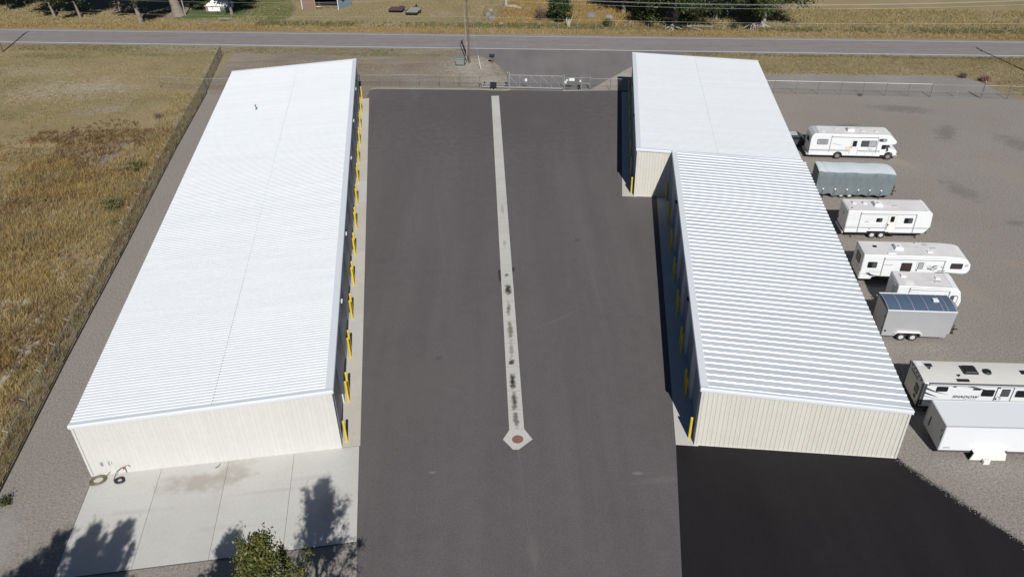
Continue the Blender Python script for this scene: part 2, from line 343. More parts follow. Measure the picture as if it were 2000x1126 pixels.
sheet('pasture_left', [(-47.5, 131.5), (-100, 138.6), (-135, 136), (-88, 98), (-62, 88), (-48, 96), (-43.6, 108)], .0045, 'pasture')
sheet('pasture_far', [(-46, 146.5), (-5, 141.5), (-3, 170), (-20, 200), (-50, 200), (-42, 158)], .0045, 'pasture')
sheet('pasture_right', [(46, 136), (160, 122.5), (190, 150), (80, 190), (52, 165)], .0045, 'pasture')

def road_pts(u0, u1, v0, v1): return [FD(u0, v0), FD(u1, v0), FD(u1, v1), FD(u0, v1)]
sheet('road', road_pts(-600, 600, 0, 7.65), .012, 'road_surface')
road_near_shoulder = sheet('road_shoulder', road_pts(-600, 600, -.55, 0), .010, 'gravel_pale')
sheet('road_shoulder', road_pts(-600, 600, 7.65, 8.1), .010, 'gravel_pale')
for v0, v1, m in ((.22, .44, 'line_white'), (7.22, 7.36, 'line_white'), (3.66, 3.78, 'line_yellow'), (3.92, 4.04, 'line_yellow')):
    sheet('road_line', road_pts(-600, 600, v0, v1), .016, m)
sheet('road_entrance', [(-.4, 111.3), (.5, 116.2), (-2.1, 124.0), (-5.2, 127.6), (-9, 130.55), (35, 125.2), (27.5, 122.9), (19.1, 119.6), (15, 114.3), (11.7, 109.9), (8, 109)], .0135, 'asphalt_old')

sheet('entrance_sand', [(11.6, 109.7), (15, 114.3), (19.1, 119.6), (24, 121.5), (24, 108), (17.4, 108.8)], .0145, 'sand')
sheet('asphalt_drive', [(5.6, 4), (7.4, 15), (9.49, 29.2), (11.09, 39.86), (15, 39.6), (18.5, 77.4), (20.5, 107), (17.2, 109.3), (11, 109.6), (7.9, 109.55),
      (.6, 110.55), (-.2, 110.25), (-2.5, 110.55), (-3.9, 110.85), (-12, 111.6), (-19.2, 112.3), (-19.75, 111.9), (-19.9, 109.2), FL(17.9, 69), FL(17.88, 30), FL(17.83, -8.3), (-8.0, 20), (-6.2, 4)], .016, 'asphalt')
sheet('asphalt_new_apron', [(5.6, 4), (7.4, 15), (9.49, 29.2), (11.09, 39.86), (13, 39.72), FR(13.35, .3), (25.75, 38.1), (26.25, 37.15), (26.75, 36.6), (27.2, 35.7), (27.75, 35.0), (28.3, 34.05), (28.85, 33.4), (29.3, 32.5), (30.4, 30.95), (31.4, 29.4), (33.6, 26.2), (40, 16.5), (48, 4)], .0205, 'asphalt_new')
# long paving seams and a pale run-off streak on the drive
def strip(name, pts, wd, z, mat):
    m = MB(); L = []
    for i, (x, y) in enumerate(pts):
        a = pts[max(i-1, 0)]; b = pts[min(i+1, len(pts)-1)]; dx, dy = b[0]-a[0], b[1]-a[1]; l = math.hypot(dx, dy) or 1
        ww = wd[i] if isinstance(wd, list) else wd
        L.append((x - dy/l*ww/2, y + dx/l*ww/2, z)); L.append((x + dy/l*ww/2, y - dx/l*ww/2, z))
    m.add(L, [(2*i, 2*i+1, 2*i+3, 2*i+2) for i in range(len(pts)-1)])
    o = m.build(name, mat, recalc=False); o['kind'] = 'structure'
    if o.data.polygons[0].normal.z < 0: o.data.flip_normals()
    return o
strip('paving_seam', [(.16, 39.75), (.3, 38.4), (.42, 36.0), (.62, 33.4), (.9, 31), (1.1, 28), (1.2, 22)], [.10, .05, .035, .03, .05, .03, .02], .0205, 'seam')
strip('paving_seam', [(-5.7, 110), (-3.9, 80), (-2.9, 60), (-1.6, 41), (-.6, 28), (.2, 10)], .012, .0205, 'seam')
strip('paving_seam', [(5.6, 109), (5.8, 80), (5.7, 60), (5.3, 41), (4.8, 28), (4, 10)], .012, .0205, 'seam')

strip('kerb_strip', [(-19.6, 112.2), (-19.0, 112.55), (-12, 111.9), (-4, 111.15), (-2.5, 110.85), (-.2, 110.55), (.3, 110.75)], .45, .0185, 'sand')
strip('kerb_strip', [(7.9, 109.9), (8.6, 109.75), (11.5, 109.75), (15.6, 109.5)], .4, .0185, 'sand')
def blob(name, cx, cy, rx, ry, z, mat, seed=0, rot=0.0, n=22, rough=.28):
    q = random.Random(seed); ph = [q.uniform(0, 6.28) for _ in range(4)]
    P = []
    for i in range(n):
        t = 2*math.pi*i/n; k = 1 + rough*(math.sin(2*t+ph[0])*.4 + math.sin(3*t+ph[1])*.4 + math.sin(5*t+ph[2])*.3 + q.uniform(-.25, .25))
        x, y = rx*k*math.cos(t), ry*k*math.sin(t)
        P.append((cx + x*math.cos(rot) - y*math.sin(rot), cy + x*math.sin(rot) + y*math.cos(rot)))
    return sheet(name, P, z, mat)

# slabs ------------------------------------------------------------
def slab(parent_kind, frame, u0, u1, v0, v1, z0, z1, mat, parent):
    gap = .012
    m = MB(); P = [frame(u0+gap, v0+gap), frame(u1-gap, v0+gap), frame(u1-gap, v1-gap), frame(u0+gap, v1-gap)]
    m.prism(P, 'z', z0, z1); return m.build('slab', mat, parent)
lab = thing('concrete_pad', label='wide pale concrete pad in front of the long left building', cat='pad')
lab['kind'] = 'structure'
for i, (a, b) in enumerate(((.1, 4.55), (4.55, 9.0), (9.0, 13.4), (13.4, 17.85))):
    slab('s', FL, a, b, -8.25, -.02, -.1, .05, 'concrete', lab)
bb = MB(); bb.prism([FL(.06, -8.3), FL(17.88, -8.3), FL(17.88, 0.1), FL(.06, .1)], 'z', -.12, .035); bb.build('joint_filler', 'asphalt', lab)
ap = thing('concrete_apron'); ap['kind'] = 'structure'
for k in range(13):
    v0 = 5.28*k if k else 0.0
    slab('s', FL, 16.4, 17.92, v0, min(5.28*(k+1), 68.75), -.1, .045, 'concrete' if k in (7, 2, 11) else 'concrete_b', ap)
bb = MB(); bb.prism([FL(16.4, 0), FL(17.9, 0), FL(17.9, 68.7), FL(16.4, 68.7)], 'z', -.12, .03); bb.build('joint_filler', 'asphalt', ap)
for nm, F, nd, off in (('concrete_apron', FR, 7, -1.3), ('concrete_apron', FQ, 6, -1.3)):
    p = thing(nm); p['kind'] = 'structure'
    for k in range(nd):
        slab('s', F, off, .25, (5.28*k - .14) if k == 0 else 5.28*k, 5.28*(k+1), -.1, .045, 'concrete', p)
    bb = MB(); bb.prism([F(off+.02, 0), F(.2, 0), F(.2, 5.28*nd-.1), F(off+.02, 5.28*nd-.1)], 'z', -.12, .03); bb.build('joint_filler', 'asphalt', p)
# drain strip: a valley gutter of concrete slabs down the middle of the drive
A0 = Vector((.10, 41.72)); A1 = Vector((-1.74, 108.37)); dv = A1 - A0
FG = Frame(A0.x, A0.y, math.atan2(dv.y, dv.x) - math.pi/2); GL = dv.length
gut = thing('drain_gutter', label='long narrow concrete gutter down the middle of the asphalt drive', cat='gutter'); gut['kind'] = 'structure'
cuts = [0, 2.05, 4.1, 7.0, 10.0, 13.0, 16.0, 19.0, 22.0]
while cuts[-1] < GL - 3.2: cuts.append(cuts[-1] + 3.05)
cuts.append(GL)
for i in range(len(cuts) - 1):
    hw0 = .53
    m = MB(); q = [FG(-hw0, cuts[i]+.015), FG(hw0, cuts[i]+.015), FG(hw0, cuts[i+1]-.015), FG(-hw0, cuts[i+1]-.015)]
    m.prism(q, 'z', -.1, .026); m.build('slab', 'concrete_gutter', gut)
bb = MB(); bb.prism([FG(-.52, 0), FG(.52, 0), FG(.52, GL), FG(-.52, GL)], 'z', -.12, .019); bb.build('joint_filler', 'asphalt', gut)
OI, OL = (.03, .027, .023), (.12, .105, .085)
spots('concrete_gutter', [(*FG(du, v), wd*1.25, l*1.2, FG.yaw, col, a) for v, l, wd, col, du, a in ((.9, .75, .22, OL, 0, .9), (1.5, .4, .2, OL, -.02, .9), (3.0, 1.3, .25, OL, -.03, .9), (3.0, .6, .15, OI, -.03, .7), (5.3, 1.05, .26, OI, -.08, 1), (7.6, .35, .3, OI, -.06, .95),
    (9.2, 1.1, .2, OL, 0, .6), (11.8, 1.5, .24, OL, 0, .85), (14.6, .7, .2, OL, -.05, .8), (15.3, 1.0, .16, OL, 0, .5), (17.8, 1.0, .33, OI, .02, 1), (20.2, .3, .18, OI, 0, .8), (26, .8, .2, OL, 0, .4), (33, 1.2, .2, OL, 0, .35))], nscale=2.6)
x, y = FG(-.58, 20.2); blob('oil_stain', x, y, .20, 1.1, .0225, 'oil', seed=41, rot=FG.yaw)
x, y = FG(.62, 21.2); blob('oil_stain', x, y, .16, .4, .0225, 'oil', seed=42, rot=FG.yaw)
basin = thing('drain_basin', (.15, 40.72, 0), label='six sided concrete drain pad with a rusty round grate in the drive', cat='drain'); basin['kind'] = 'structure'
m = MB(); m.prism([(-1.03, .02), (-.55, 1.0), (.5, 1.0), (1.04, -.03), (.06, -.98), (-.34, -.97)], 'z', -.1, .028); m.build('pad', 'concrete', basin)
m = MB(); m.cyl((0, 0, .0), (0, 0, .034), .40, n=28); m.build('frame_ring', 'rust', basin)
m = MB()
for i in range(-3, 4):
    hw = math.sqrt(max(.33**2 - (i*.09)**2, .01)); m.box(-hw, hw, i*.09-.028, i*.09+.028, .03, .05)
m.box(-.03, .03, -.33, .33, .03, .047); m.build('grate', 'rust', basin)

strip('footpath', [(-40.2, 44), (-40.05, 47.4), (-39.98, 48.6), (-39.8, 50.2), (-39.75, 51.6), (-39.9, 52.9), (-39.3, 53.8), (-38.9, 55)], [.25, .42, .36, .5, .38, .52, .3, .1], .006, 'sand')
# black boxes drawn as the shadow gap between raised gravel and field
ed = thing('shade_line', label='dark painted shadow line along the foot of the chain link fence', cat='shade_line'); ed['kind'] = 'structure'
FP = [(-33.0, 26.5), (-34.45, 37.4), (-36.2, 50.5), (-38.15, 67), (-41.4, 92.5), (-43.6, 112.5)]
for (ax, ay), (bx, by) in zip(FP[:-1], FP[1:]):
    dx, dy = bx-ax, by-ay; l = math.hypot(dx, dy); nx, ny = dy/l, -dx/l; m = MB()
    m.prism([(ax+nx*.12, ay+ny*.12), (bx+nx*.12, by+ny*.12), (bx+nx*.22, by+ny*.22), (ax+nx*.22, ay+ny*.22)], 'z', -.05, .09); m.build('shade_line_box', 'black_plastic', ed)

# ------------------------------------------------------------------ the three storage buildings
def ribbed(width, zs, rib=.3048, rh=.03, rb=.085, rt=.03, phase=.15):
    """profile (u, out) of a ribbed sheet of the given width"""
    pts = [(0, 0)]; x = phase
    while x < width - .02:
        if x - rb/2 > 0.001 and x + rb/2 < width - .001:
            pts += [(x-rb/2, 0), (x-rt/2, rh), (x+rt/2, rh), (x+rb/2, 0)]
        x += rib
    pts.append((width, 0)); return pts

def wall_panel(name, mat, parent, org, du, out, wd, zb, ztop0, ztop1, rh=.03):
    """one ribbed wall panel: org (x,y), du unit direction, out outward normal, top slopes from ztop0 to ztop1"""
    pr = ribbed(wd, None, rh=rh); vs = []; n = len(pr)
    for k, (z0, z1) in enumerate(((zb, zb), (ztop0, ztop1))):
        for a, o in pr:
            z = z0 + (z1 - z0) * a / wd
            vs.append((org[0] + du[0]*a + out[0]*o, org[1] + du[1]*a + out[1]*o, z))
    m = MB(); m.add(vs, [(i, i+1, n+i+1, n+i) for i in range(n-1)])
    return m.build(name, mat, parent, recalc=False)

def storage(name, F, wrh, w_, l_, hl, hr, side, nd, label, wallmat, roofmat, rib, rh, rb, rt, panel_w, lap, hb=None, front_to=None):
    """hl/hr: eave heights at the left/right side at the front; hb: same at the back."""
    hb = hb or (hl, hr)
    T = thing(name, (F.x, F.y, 0), F.yaw, label, 'building')
    H = lambda u, v: (hl + (hr-hl)*u/w_) * (1 - v/l_) + (hb[0] + (hb[1]-hb[0])*u/w_) * (v/l_)
    PW = .9144
    # inner shell just inside the panels (keeps light out, carries the roof)
    m = MB(); i_ = .12
    m.add([(i_, i_, 0), (w_-i_, i_, 0), (w_-i_, l_-i_, 0), (i_, l_-i_, 0), (i_, i_, H(0,0)-.06), (w_-i_, i_, H(w_,0)-.06), (w_-i_, l_-i_, H(w_,l_)-.06), (i_, l_-i_, H(0,l_)-.06)],
          [(0,1,5,4), (1,2,6,5), (2,3,7,6), (3,0,4,7), (4,5,6,7)]); m.build('frame', 'galv', T)
    # gable end walls and low side wall, panel by panel
    def run(org, du, out, length, z_at):
        a = 0.0
        while a < length - .01:
            wd = min(PW, length - a); o = (org[0]+du[0]*a, org[1]+du[1]*a)
            wall_panel('wall_panel', wallmat, T, o, du, out, wd - .004, .02, z_at(a) - .02, z_at(a+wd) - .02, wrh); a += wd
    run((0, 0), (1, 0), (0, -1), w_, lambda a: H(a, 0))
    run((0, l_), (1, 0), (0, 1), w_, lambda a: H(a, l_))
    lo = 0 if side == 'right' else w_; hi = w_ - lo
    so = -1 if lo == 0 else 1; ho = -so
    run((lo, 0), (0, 1), (so, 0), l_, lambda a: H(lo, a))
    # base trim
    m = MB(); m.box(-.015, w_+.015, -.045, -.012, .0, .06); m.build('base_trim', wallmat, T)
    # door side
    md = 5.28
    st = [(.62 + .12 + k*md, 4.84 - .12 + k*md) for k in range(nd)]
    dh = 4.27
    edges = [0] + [e for a in st for e in a] + [l_]
    for k in range(0, len(edges), 2):
        a, b = edges[k], edges[k+1]
        wall_panel('wall_panel', wallmat, T, (hi, a), (0, 1), (ho, 0), b - a, .02, H(hi, a) - .02, H(hi, b) - .02)
    for k, (a, b) in enumerate(st):
        wall_panel('header_panel', wallmat, T, (hi, a), (0, 1), (ho, 0), b - a, dh, H(hi, a) - .02, H(hi, b) - .02)
        d = MB(); ns = 7
        for j in range(ns):
            z0, z1 = .04 + (dh-.04)*j/ns, .04 + (dh-.04)*(j+1)/ns
            x0, x1 = sorted((hi - ho*.16, hi - ho*.10)); d.box(x0, x1, a+.02, b-.02, z0+.008, z1-.008)
            x0, x1 = sorted((hi - ho*.17, hi - ho*.115)); d.box(x0, x1, a+.02, b-.02, z1-.01, z1+.01)
        d.build('overhead_door', 'door_slate', T)
        f = MB()
        for e in (a, b):
            x0, x1 = sorted((hi - ho*.10, hi + ho*.045)); f.box(x0, x1, e-.05, e+.05, .02, dh+.05)
        x0, x1 = sorted((hi - ho*.10, hi + ho*.043)); f.box(x0, x1, a+.05, b-.05, dh-.03, dh+.06); f.build('door_trim', 'trim_white', T)
    # roof sheets
    def roof_sheet(ua, ub, lift):
        pr = ribbed(panel_w, None, rib=rib, rh=rh, rb=rb, rt=rt, phase=rib/2); n = len(pr)
        vs = [(u, a, o + lift + (H(u, 0) - H(ua, 0))) for u in (ua, ub) for a, o in pr]
        m = MB(); m.add(vs, [(i, i+1, n+i+1, n+i) for i in range(n-1)])
        return m.mesh('roof_panel', False)
    ov = .12
    ua, ub = -ov, w_ + ov
    segs = [(ua, lap, .0), (lap - .08, ub, .006)] if lap else [(ua, ub, 0)]
    if side == 'left' and lap: segs = [(ua, lap + .08, .006), (lap, ub, .0)]
    npan = int(math.ceil(l_ / panel_w)); 
    for (a, b, lf) in segs:
        me = roof_sheet(a, b, lf); me.materials.append(MATS[roofmat])
        sc = l_ / (npan * panel_w)
        for k in range(npan):
            o = bpy.data.objects.new('roof_panel', me); C.objects.link(o); o.parent = T
            v = k * panel_w * sc; o.location = (0, v, H(a, v)); o.scale = (1, sc, 1)
            dz = H(a, l_) - H(a, 0)
            if abs(dz) > .01: o.rotation_euler = (math.atan2(dz, l_), 0, 0)
    if lap:
        m = MB(); e = lap if side == 'right' else lap
        for k in range(int(l_/.3048)):
            v = .15 + k*.3048
            m.box(e-.05, e+.01, v-.06+.15, v+.06+.15, H(e, v)+.007, H(e, v)+.016)
        m.build('lap_screws', 'galv', T)
    # high side trim (sits on the roof edge and drops as fascia), end rakes
    def quadprism(name, mat, pts_front, dv_end):   # sweep a (u, dz) polyline polygon along v following H at u0
        m = MB(); nn = len(pts_front); vs = []
        for v in (-.06, l_ + .06):
            vv = min(max(v, 0), l_)
            for u, dz in pts_front: vs.append((u, v, H(hi, vv) + dz))
        m.add(vs, [tuple(range(nn))[::-1], tuple(range(nn, 2*nn))] + [(i, (i+1) % nn, nn+(i+1) % nn, nn+i) for i in range(nn)])
        return m.build(name, mat, T)
    s_ = ho
    quadprism('eave_trim', 'trim_white', [(hi - s_*.36, rh+.012+.36*abs(hl-hr)/w_*-1), (hi + s_*.13, rh+.022), (hi + s_*.17, .0), (hi + s_*.17, -.17), (hi + s_*.15, -.17), (hi + s_*.11, rh-.01), (hi - s_*.36, rh-.004-.36*abs(hl-hr)/w_)], 0)
    for v, sg, nm in ((0, -1, 'rake_trim'), (l_, 1, 'rake_trim')):
        m = MB(); prof = [(-sg*.24, rh+.02), (sg*.03, rh+.05), (sg*.09, rh+.03), (sg*.11, -.02), (sg*.10, -.20), (sg*.06, -.20), (sg*.05, rh-.02), (-sg*.24, rh-.005)]
        nn = len(prof); vs = []
        for u in (-ov-.03, w_ + ov + .03):
            for dv_, dz in prof: vs.append((u, v + dv_, H(u, v) + dz))
        m.add(vs, [tuple(range(nn))[::-1], tuple(range(nn, 2*nn))] + [(i, (i+1) % nn, nn+(i+1) % nn, nn+i) for i in range(nn)])
        m.build(nm, 'trim_white', T, bevel=.012)
    # corner trims at the gable corners
    for u in (0, w_):
        m = MB(); x0, x1 = (u-.05, u+.10) if u == 0 else (u-.10, u+.05)
        m.box(x0, x1, -.05, -.034, .02, H(u, 0)-.1); x0, x1 = (u-.052, u-.038) if u == 0 else (u+.038, u+.052)
        m.box(x0, x1, -.05, .08, .02, H(u, 0)-.1); m.build('corner_trim', 'wall_cream' if side == 'right' else 'wall_tan', T)
    return T, H, hi, ho

TL, HL, hiL, hoL = storage('storage_building', FL, .018, 16.625, 69.95, 4.602, 5.249, 'right', 13,
    'long white metal storage building left of the drive with cream end wall', 'wall_cream', 'roof_white', .3048, .028, .09, .03, .9144, 8.9)
TQ, HQ, hiQ, hoQ = storage('storage_building', FQ, .03, 16.647, 32.0, 5.50, 4.68, 'left', 6,
    'far right storage building with finely ribbed white roof next to the road', 'wall_tan', 'roof_white', .3048, .018, .09, .03, .9144, 8.3)
TR, HR, hiR, hoR = storage('storage_building', FR, .03, 13.311, 36.95, 5.10, 4.232, 'left', 7,
    'near right storage building with broad standing ribs on its roof', 'wall_tan', 'roof_galv', .635, .05, .14, .05, .635, None, hb=(5.40, 4.55))
# wall lights under the high eaves, vent pipe, wall fittings
def wall_light(T, x, v, z, ho, mat):
    m = MB(); x0, x1 = sorted((x + ho*.05, x + ho*.26)); m.box(x0, x1, v-.13, v+.13, z-.09, z+.11); o = m.build('wall_light', mat, T, bevel=.02)
    m = MB(); x0, x1 = sorted((x + ho*.03, x + ho*.30)); m.box(x0, x1, v-.16, v+.16, z+.115, z+.14); m.build('light_hood', mat, o)
for v in (11.4, 22.1, 38.4, 48.9, 59.7): wall_light(TL, hiL, v, 4.6, hoL, 'trim_white')
for v in (11.0, 27.1): wall_light(TR, hiR, v, 4.62, hoR, 'black_plastic')
for v in (10.8, 21.2): wall_light(TQ, hiQ, v, 4.85, hoQ, 'black_plastic')
u, v = 5.1, 54.2
m = MB(); z = HL(u, v); m.cyl((u, v, z-.1), (u, v, z+.55), .055, n=12); m.cyl((u, v, z+.5), (u, v, z+.62), .10, .09, n=12); m.cyl((u, v, z-.02), (u, v, z+.10), .16, .07, n=14); m.build('vent_pipe', 'galv_dark', TL)
for u in (.92, 1.42):
    m = MB(); m.box(u-.06, u+.06, -.12, -.03, .92, 1.22); m.build('outlet_box', 'galv', TL, bevel=.01)
m = MB(); m.box(1.46, 1.56, -.10, -.03, .94, 1.18); m.build('outlet_box', 'trim_white', TL, bevel=.01)
m = MB(); m.cyl((2.2, -.03, .52), (2.2, -.22, .52), .035, n=8); m.cyl((2.2, -.18, .56), (2.2, -.18, .64), .02, n=8)
for a in range(5): m.cyl((2.2, -.18, .65), (2.2 + .065*math.cos(a*1.257), -.18 + .065*math.sin(a*1.257), .65), .02, n=6)
m.build('water_tap', 'red', TL)
m = MB(); m.tube([(2.28, -.1, .0), (2.28, -.1, .6), (2.38, -.1, .72), (2.55, -.1, .72), (2.62, -.1, .6)], .022, 7); m.build('supply_pipe', 'galv_dark', TL)

# ------------------------------------------------------------------ bollards at the door jambs
def make_bollard(loc):
    t = thing('bollard', loc)
    m = MB(); m.cyl((0, 0, 0), (0, 0, 1.86), .095, n=14); m.build('post', 'paint_yellow', t, smooth=True)
    m = MB(); prev = .095
    for i in range(1, 5):
        a = R(90*i/4.3); m.cyl((0, 0, 1.858 + .06*math.sin(R(90*(i-1)/4.3))), (0, 0, 1.858 + .06*math.sin(a)), prev, .095*math.cos(a), n=14, cap=(i == 4)); prev = .095*math.cos(a)
    m.build('cap', 'paint_yellow', t, smooth=True); return t
ORD = ['first', 'second', 'third', 'fourth', 'fifth', 'sixth', 'seventh', 'eighth', 'ninth', 'tenth', 'eleventh', 'twelfth', 'thirteenth']
proto = None
def bollards(F, hi, ho, nd, where, group):
    global proto
    for k in range(nd):
        for j, v in ((0, .62 + k*5.28), (1, 4.84 + k*5.28)):
            x, y = F(hi + ho*.33, v)
            if proto is None: proto = make_bollard((x, y, .045)); b = proto
            else: b = copy_tree(proto); b.location = (x, y, .045)
            tag(b, 'yellow bollard at the %s side of the %s door from the camera, %s' % ('near' if j == 0 else 'far', ORD[k], where), 'bollard', group)
bollards(FL, hiL, hoL, 13, 'long left building', 'bollards along the left building')
bollards(FR, hiR, hoR, 7, 'near right building', 'bollards along the near right building')
bollards(FQ, hiQ, hoQ, 6, 'far right building', 'bollards along the far right building')

# ------------------------------------------------------------------ chain link fences
def chainlink(name, pts, h, label, spacing=3.35, arms=None, top='galv', post='galv_dark', mesh_mat='galv_dark', wire_r=.0022, pitch=.075, cat='fence', post_r=.03, end_r=.045):
    t = thing(name, (pts[0][0], pts[0][1], 0), 0, label, cat)
    ox, oy = pts[0]; L = [(x-ox, y-oy) for x, y in pts]
    posts = []; mm = MB(); rail = MB(); low = MB()
    for i in range(len(L)-1):
        a = Vector((*L[i], 0)); b = Vector((*L[i+1], 0)); d = b - a; ln = d.length; d.normalize(); n = max(1, round(ln/spacing))
        for k in range(n + (1 if i == len(L)-2 else 0)): posts.append((a + d*(ln*k/n), d, k == 0 or (i == len(L)-2 and k == n)))
        rail.cyl(a + Vector((0, 0, h)), b + Vector((0, 0, h)), .024, n=6); low.cyl(a + Vector((0, 0, .06)), b + Vector((0, 0, .06)), .006, n=4)
        s = -h
        nrm = Vector((-d.y, d.x, 0))*.036
        while s < ln:
            for sg in (1, -1):
                p0 = s if sg > 0 else s + h; p1 = s + h if sg > 0 else s
                z0, z1 = .04, h - .02
                # clip
                q0, q1 = p0, p1
                if q0 < 0: z0 = .04 + (h-.06)*(-q0)/(q1-q0); q0 = 0
                if q1 < 0: z1 = .04 + (h-.06)*(q0)/(q0-q1); q1 = 0
                if q1 > ln: z1 = .04 + (h-.06)*(ln-p0)/(p1-p0); q1 = ln
                if q0 > ln: z0 = .04 + (h-.06)*(p0-ln)/(p0-p1); q0 = ln
                if abs(q1-q0) > .05:
                    A = a + d*q0 + Vector((0, 0, z0)) + nrm; B = a + d*q1 + Vector((0, 0, z1)) + nrm
                    mm.cyl(A, B, wire_r, n=3, cap=False)
            s += pitch
    o = link('wire_mesh', mm.mesh('wire_mesh', False), mesh_mat, t); o['kind'] = 'stuff'
    rail.build('top_rail', top, t); low.build('tension_wire', post, t)
    pm = MB(); pm.cyl((0, 0, -.1), (0, 0, h+.03), post_r, n=8); pm.cyl((0, 0, h+.03), (0, 0, h+.07), post_r+.01, .015, n=8)
    me = pm.mesh('post'); me.materials.append(MATS[post])
    pe = MB(); pe.cyl((0, 0, -.1), (0, 0, h+.05), end_r, n=10); pe.cyl((0, 0, h+.05), (0, 0, h+.10), end_r+.01, .02, n=10); mee = pe.mesh('end_post'); mee.materials.append(MATS[post])
    arm_me = None
    for p, d, e in posts:
        o = bpy.data.objects.new('post', mee if e else me); C.objects.link(o); o.parent = t; o.location = p
        if arms:
            am = MB(); nrm = Vector((-d.y, d.x, 0))*arms; am.cyl(Vector((0, 0, h)), nrm*.36 + Vector((0, 0, h+.27)), .016, n=6)
            q = am.build('barb_arm', 'wire_bright', t); q.location = p
    if arms:
        for k in (.33, .66, 1.0):
            wv = MB(); pp = [p + Vector((-d.y, d.x, 0))*arms*.36*k + Vector((0, 0, h+.27*k)) for p, d, e in posts]
            wv.tube(pp, .005, 4); wv.build('barbed_wire', 'galv_dark', t)
    return t
chainlink('chain_link_fence', [(-33.0, 26.5), (-34.45, 37.4), (-36.2, 50.5), (-38.15, 67), (-41.4, 92.5), (-43.6, 112.5), (-46.0, 129.0)], 1.83,
          'tall chain link fence with barbed wire arms beside the dry grass field', arms=1, wire_r=.0026)
chainlink('chain_link_fence', [(-51.0, 114.9), (-43.7, 113.4), (-21.4, 113.5), (-12.7, 112.9), (-3.9, 111.95)], 1.7,
          'thin chain link fence running behind the left building to the gate', spacing=3.3, wire_r=.0018, pitch=.09)
chainlink('chain_link_fence', [(11.75, 109.75), (17.3, 109.05)], 1.7, 'short chain link fence between the walk gate and far right building', spacing=2.8, wire_r=.0018, pitch=.09)
chainlink('chain_link_fence', [(34.0, 107.25), (57.4, 104.05)], 1.8, 'chain link fence with sun glint painted on its top rail behind the parked trailers', spacing=3.05, top='rail_glint', wire_r=.0018, pitch=.09)
chainlink('chain_link_fence', [(63.9, 103.1), (67.1, 102.6), (90, 99.5)], 1.8, 'chain link fence right of the tall dark gate post', spacing=3.2, top='wire_bright', wire_r=.0018, pitch=.09)
m = MB()
gp = thing('gate_post', (63.85, 103.1, 0), 0, 'tall dark steel gate post at the end of the yard fence', 'post')
m.cyl((0, 0, 0), (0, 0, 2.35), .085, n=12); m.build('post', 'galv_dark', gp); m = MB(); m.cyl((0, 0, 2.35), (0, 0, 2.42), .10, .05, n=12); m.build('cap', 'galv', gp)
m = MB(); m.box(-.14, .02, -.04, .04, .85, .95); m.box(-.14, .02, -.04, .04, 1.75, 1.85); m.build('hinge', 'galv_bright', gp)
def leaf_gate(name, a, b, h, label):
    d = Vector((b[0]-a[0], b[1]-a[1], 0)); ln = d.length
    t = thing(name, (a[0], a[1], 0), math.atan2(d.y, d.x), label, 'gate'); f = MB()
    for z in (.08, h): f.cyl((0, 0, z), (ln, 0, z), .022, n=7)
    f.build('frame', 'galv', t)
    for x in (0, ln/2, ln): q = MB(); q.cyl((x, 0, .08), (x, 0, h), .022, n=7); q.build('upright', 'galv', t)
    for x in (0, ln/2, ln):
        for z in (.1, .8, h-.02): q = MB(); q.box(max(x-.02, 0), x+.28, -.03, .03, z-.02, z+.025); q.build('bracket', 'galv_bright', t)
    w_ = MB(); s = -h
    while s < ln:
        for p0, p1, in ((s, s+h), (s+h, s)):
            z0, z1, q0, q1 = .08, h, p0, p1
            if q0 < 0: z0 += (h-.08)*(-q0)/(q1-q0); q0 = 0
            if q1 < 0: z1 = .08+(h-.08)*q0/(q0-q1); q1 = 0
            if q1 > ln: z1 = .08+(h-.08)*(ln-p0)/(p1-p0); q1 = ln
            if q0 > ln: z0 = .08+(h-.08)*(p0-ln)/(p0-p1); q0 = ln
            if abs(q1-q0) > .05: w_.cyl((q0, .02, z0), (q1, .02, z1), .0018, n=3, cap=False)
        s += .09
    o = link('wire_mesh', w_.mesh('wire_mesh', False), 'galv_dark', t); o['kind'] = 'stuff'
leaf_gate('swing_gate', (57.5, 104.0), (63.7, 103.12), 1.75, 'wide chain link swing gate closing the gravel yard')

# sliding cantilever gate across the drive
a = Vector((-3.75, 111.72, 0)); b = Vector((7.95, 110.12, 0)); d = b - a; GLn = d.length
sg = thing('sliding_gate', a, math.atan2(d.y, d.x), 'long galvanised sliding gate with diagonal braces across the drive', 'gate')
x0 = 4.0; h = 2.0; zb = .22
m = MB(); m.box(.1, GLn-.1, -.05, .05, zb-.08, zb+.08); m.build('bottom_beam', 'galv_bright', sg)
m = MB(); m.cyl((x0, 0, h), (GLn-.1, 0, h), .026, n=8); m.build('top_rail', 'galv', sg)
nb = 5; stp = (GLn - .1 - x0)/nb
for k in range(nb + 1):
    m = MB(); m.cyl((x0+k*stp, 0, zb), (x0+k*stp, 0, h), .028, n=8); m.build('upright', 'galv', sg)
for k in range(nb):
    m = MB(); m.cyl((x0+k*stp, -.03, h-.03), (x0+(k+1)*stp, -.03, zb+.1), .018, n=7); m.build('brace', 'galv_bright', sg)
m = MB(); m.cyl((GLn-.6, -.03, zb+.1), (GLn-.6, -.03, zb+.65), .02, n=6); m.build('latch', 'galv_bright', sg)
m = MB()
for z in (1.05, zb+.35): m.cyl((.15, 0, z), (x0, 0, z), .028, n=7)
m.build('tail_rail', 'galv_bright', sg)
for x in (.15, 1.35, 2.0, 3.1): m = MB(); m.cyl((x, 0, zb), (x, 0, 1.9 if x in (.15, 2.0) else 1.15), .028, n=7); m.build('tail_upright', 'galv', sg)
m = MB(); m.cyl((.15, 0, 1.9), (x0, 0, 1.95), .02, n=6); m.build('tail_brace', 'galv_dark', sg)
wm = MB()
s = x0 - h
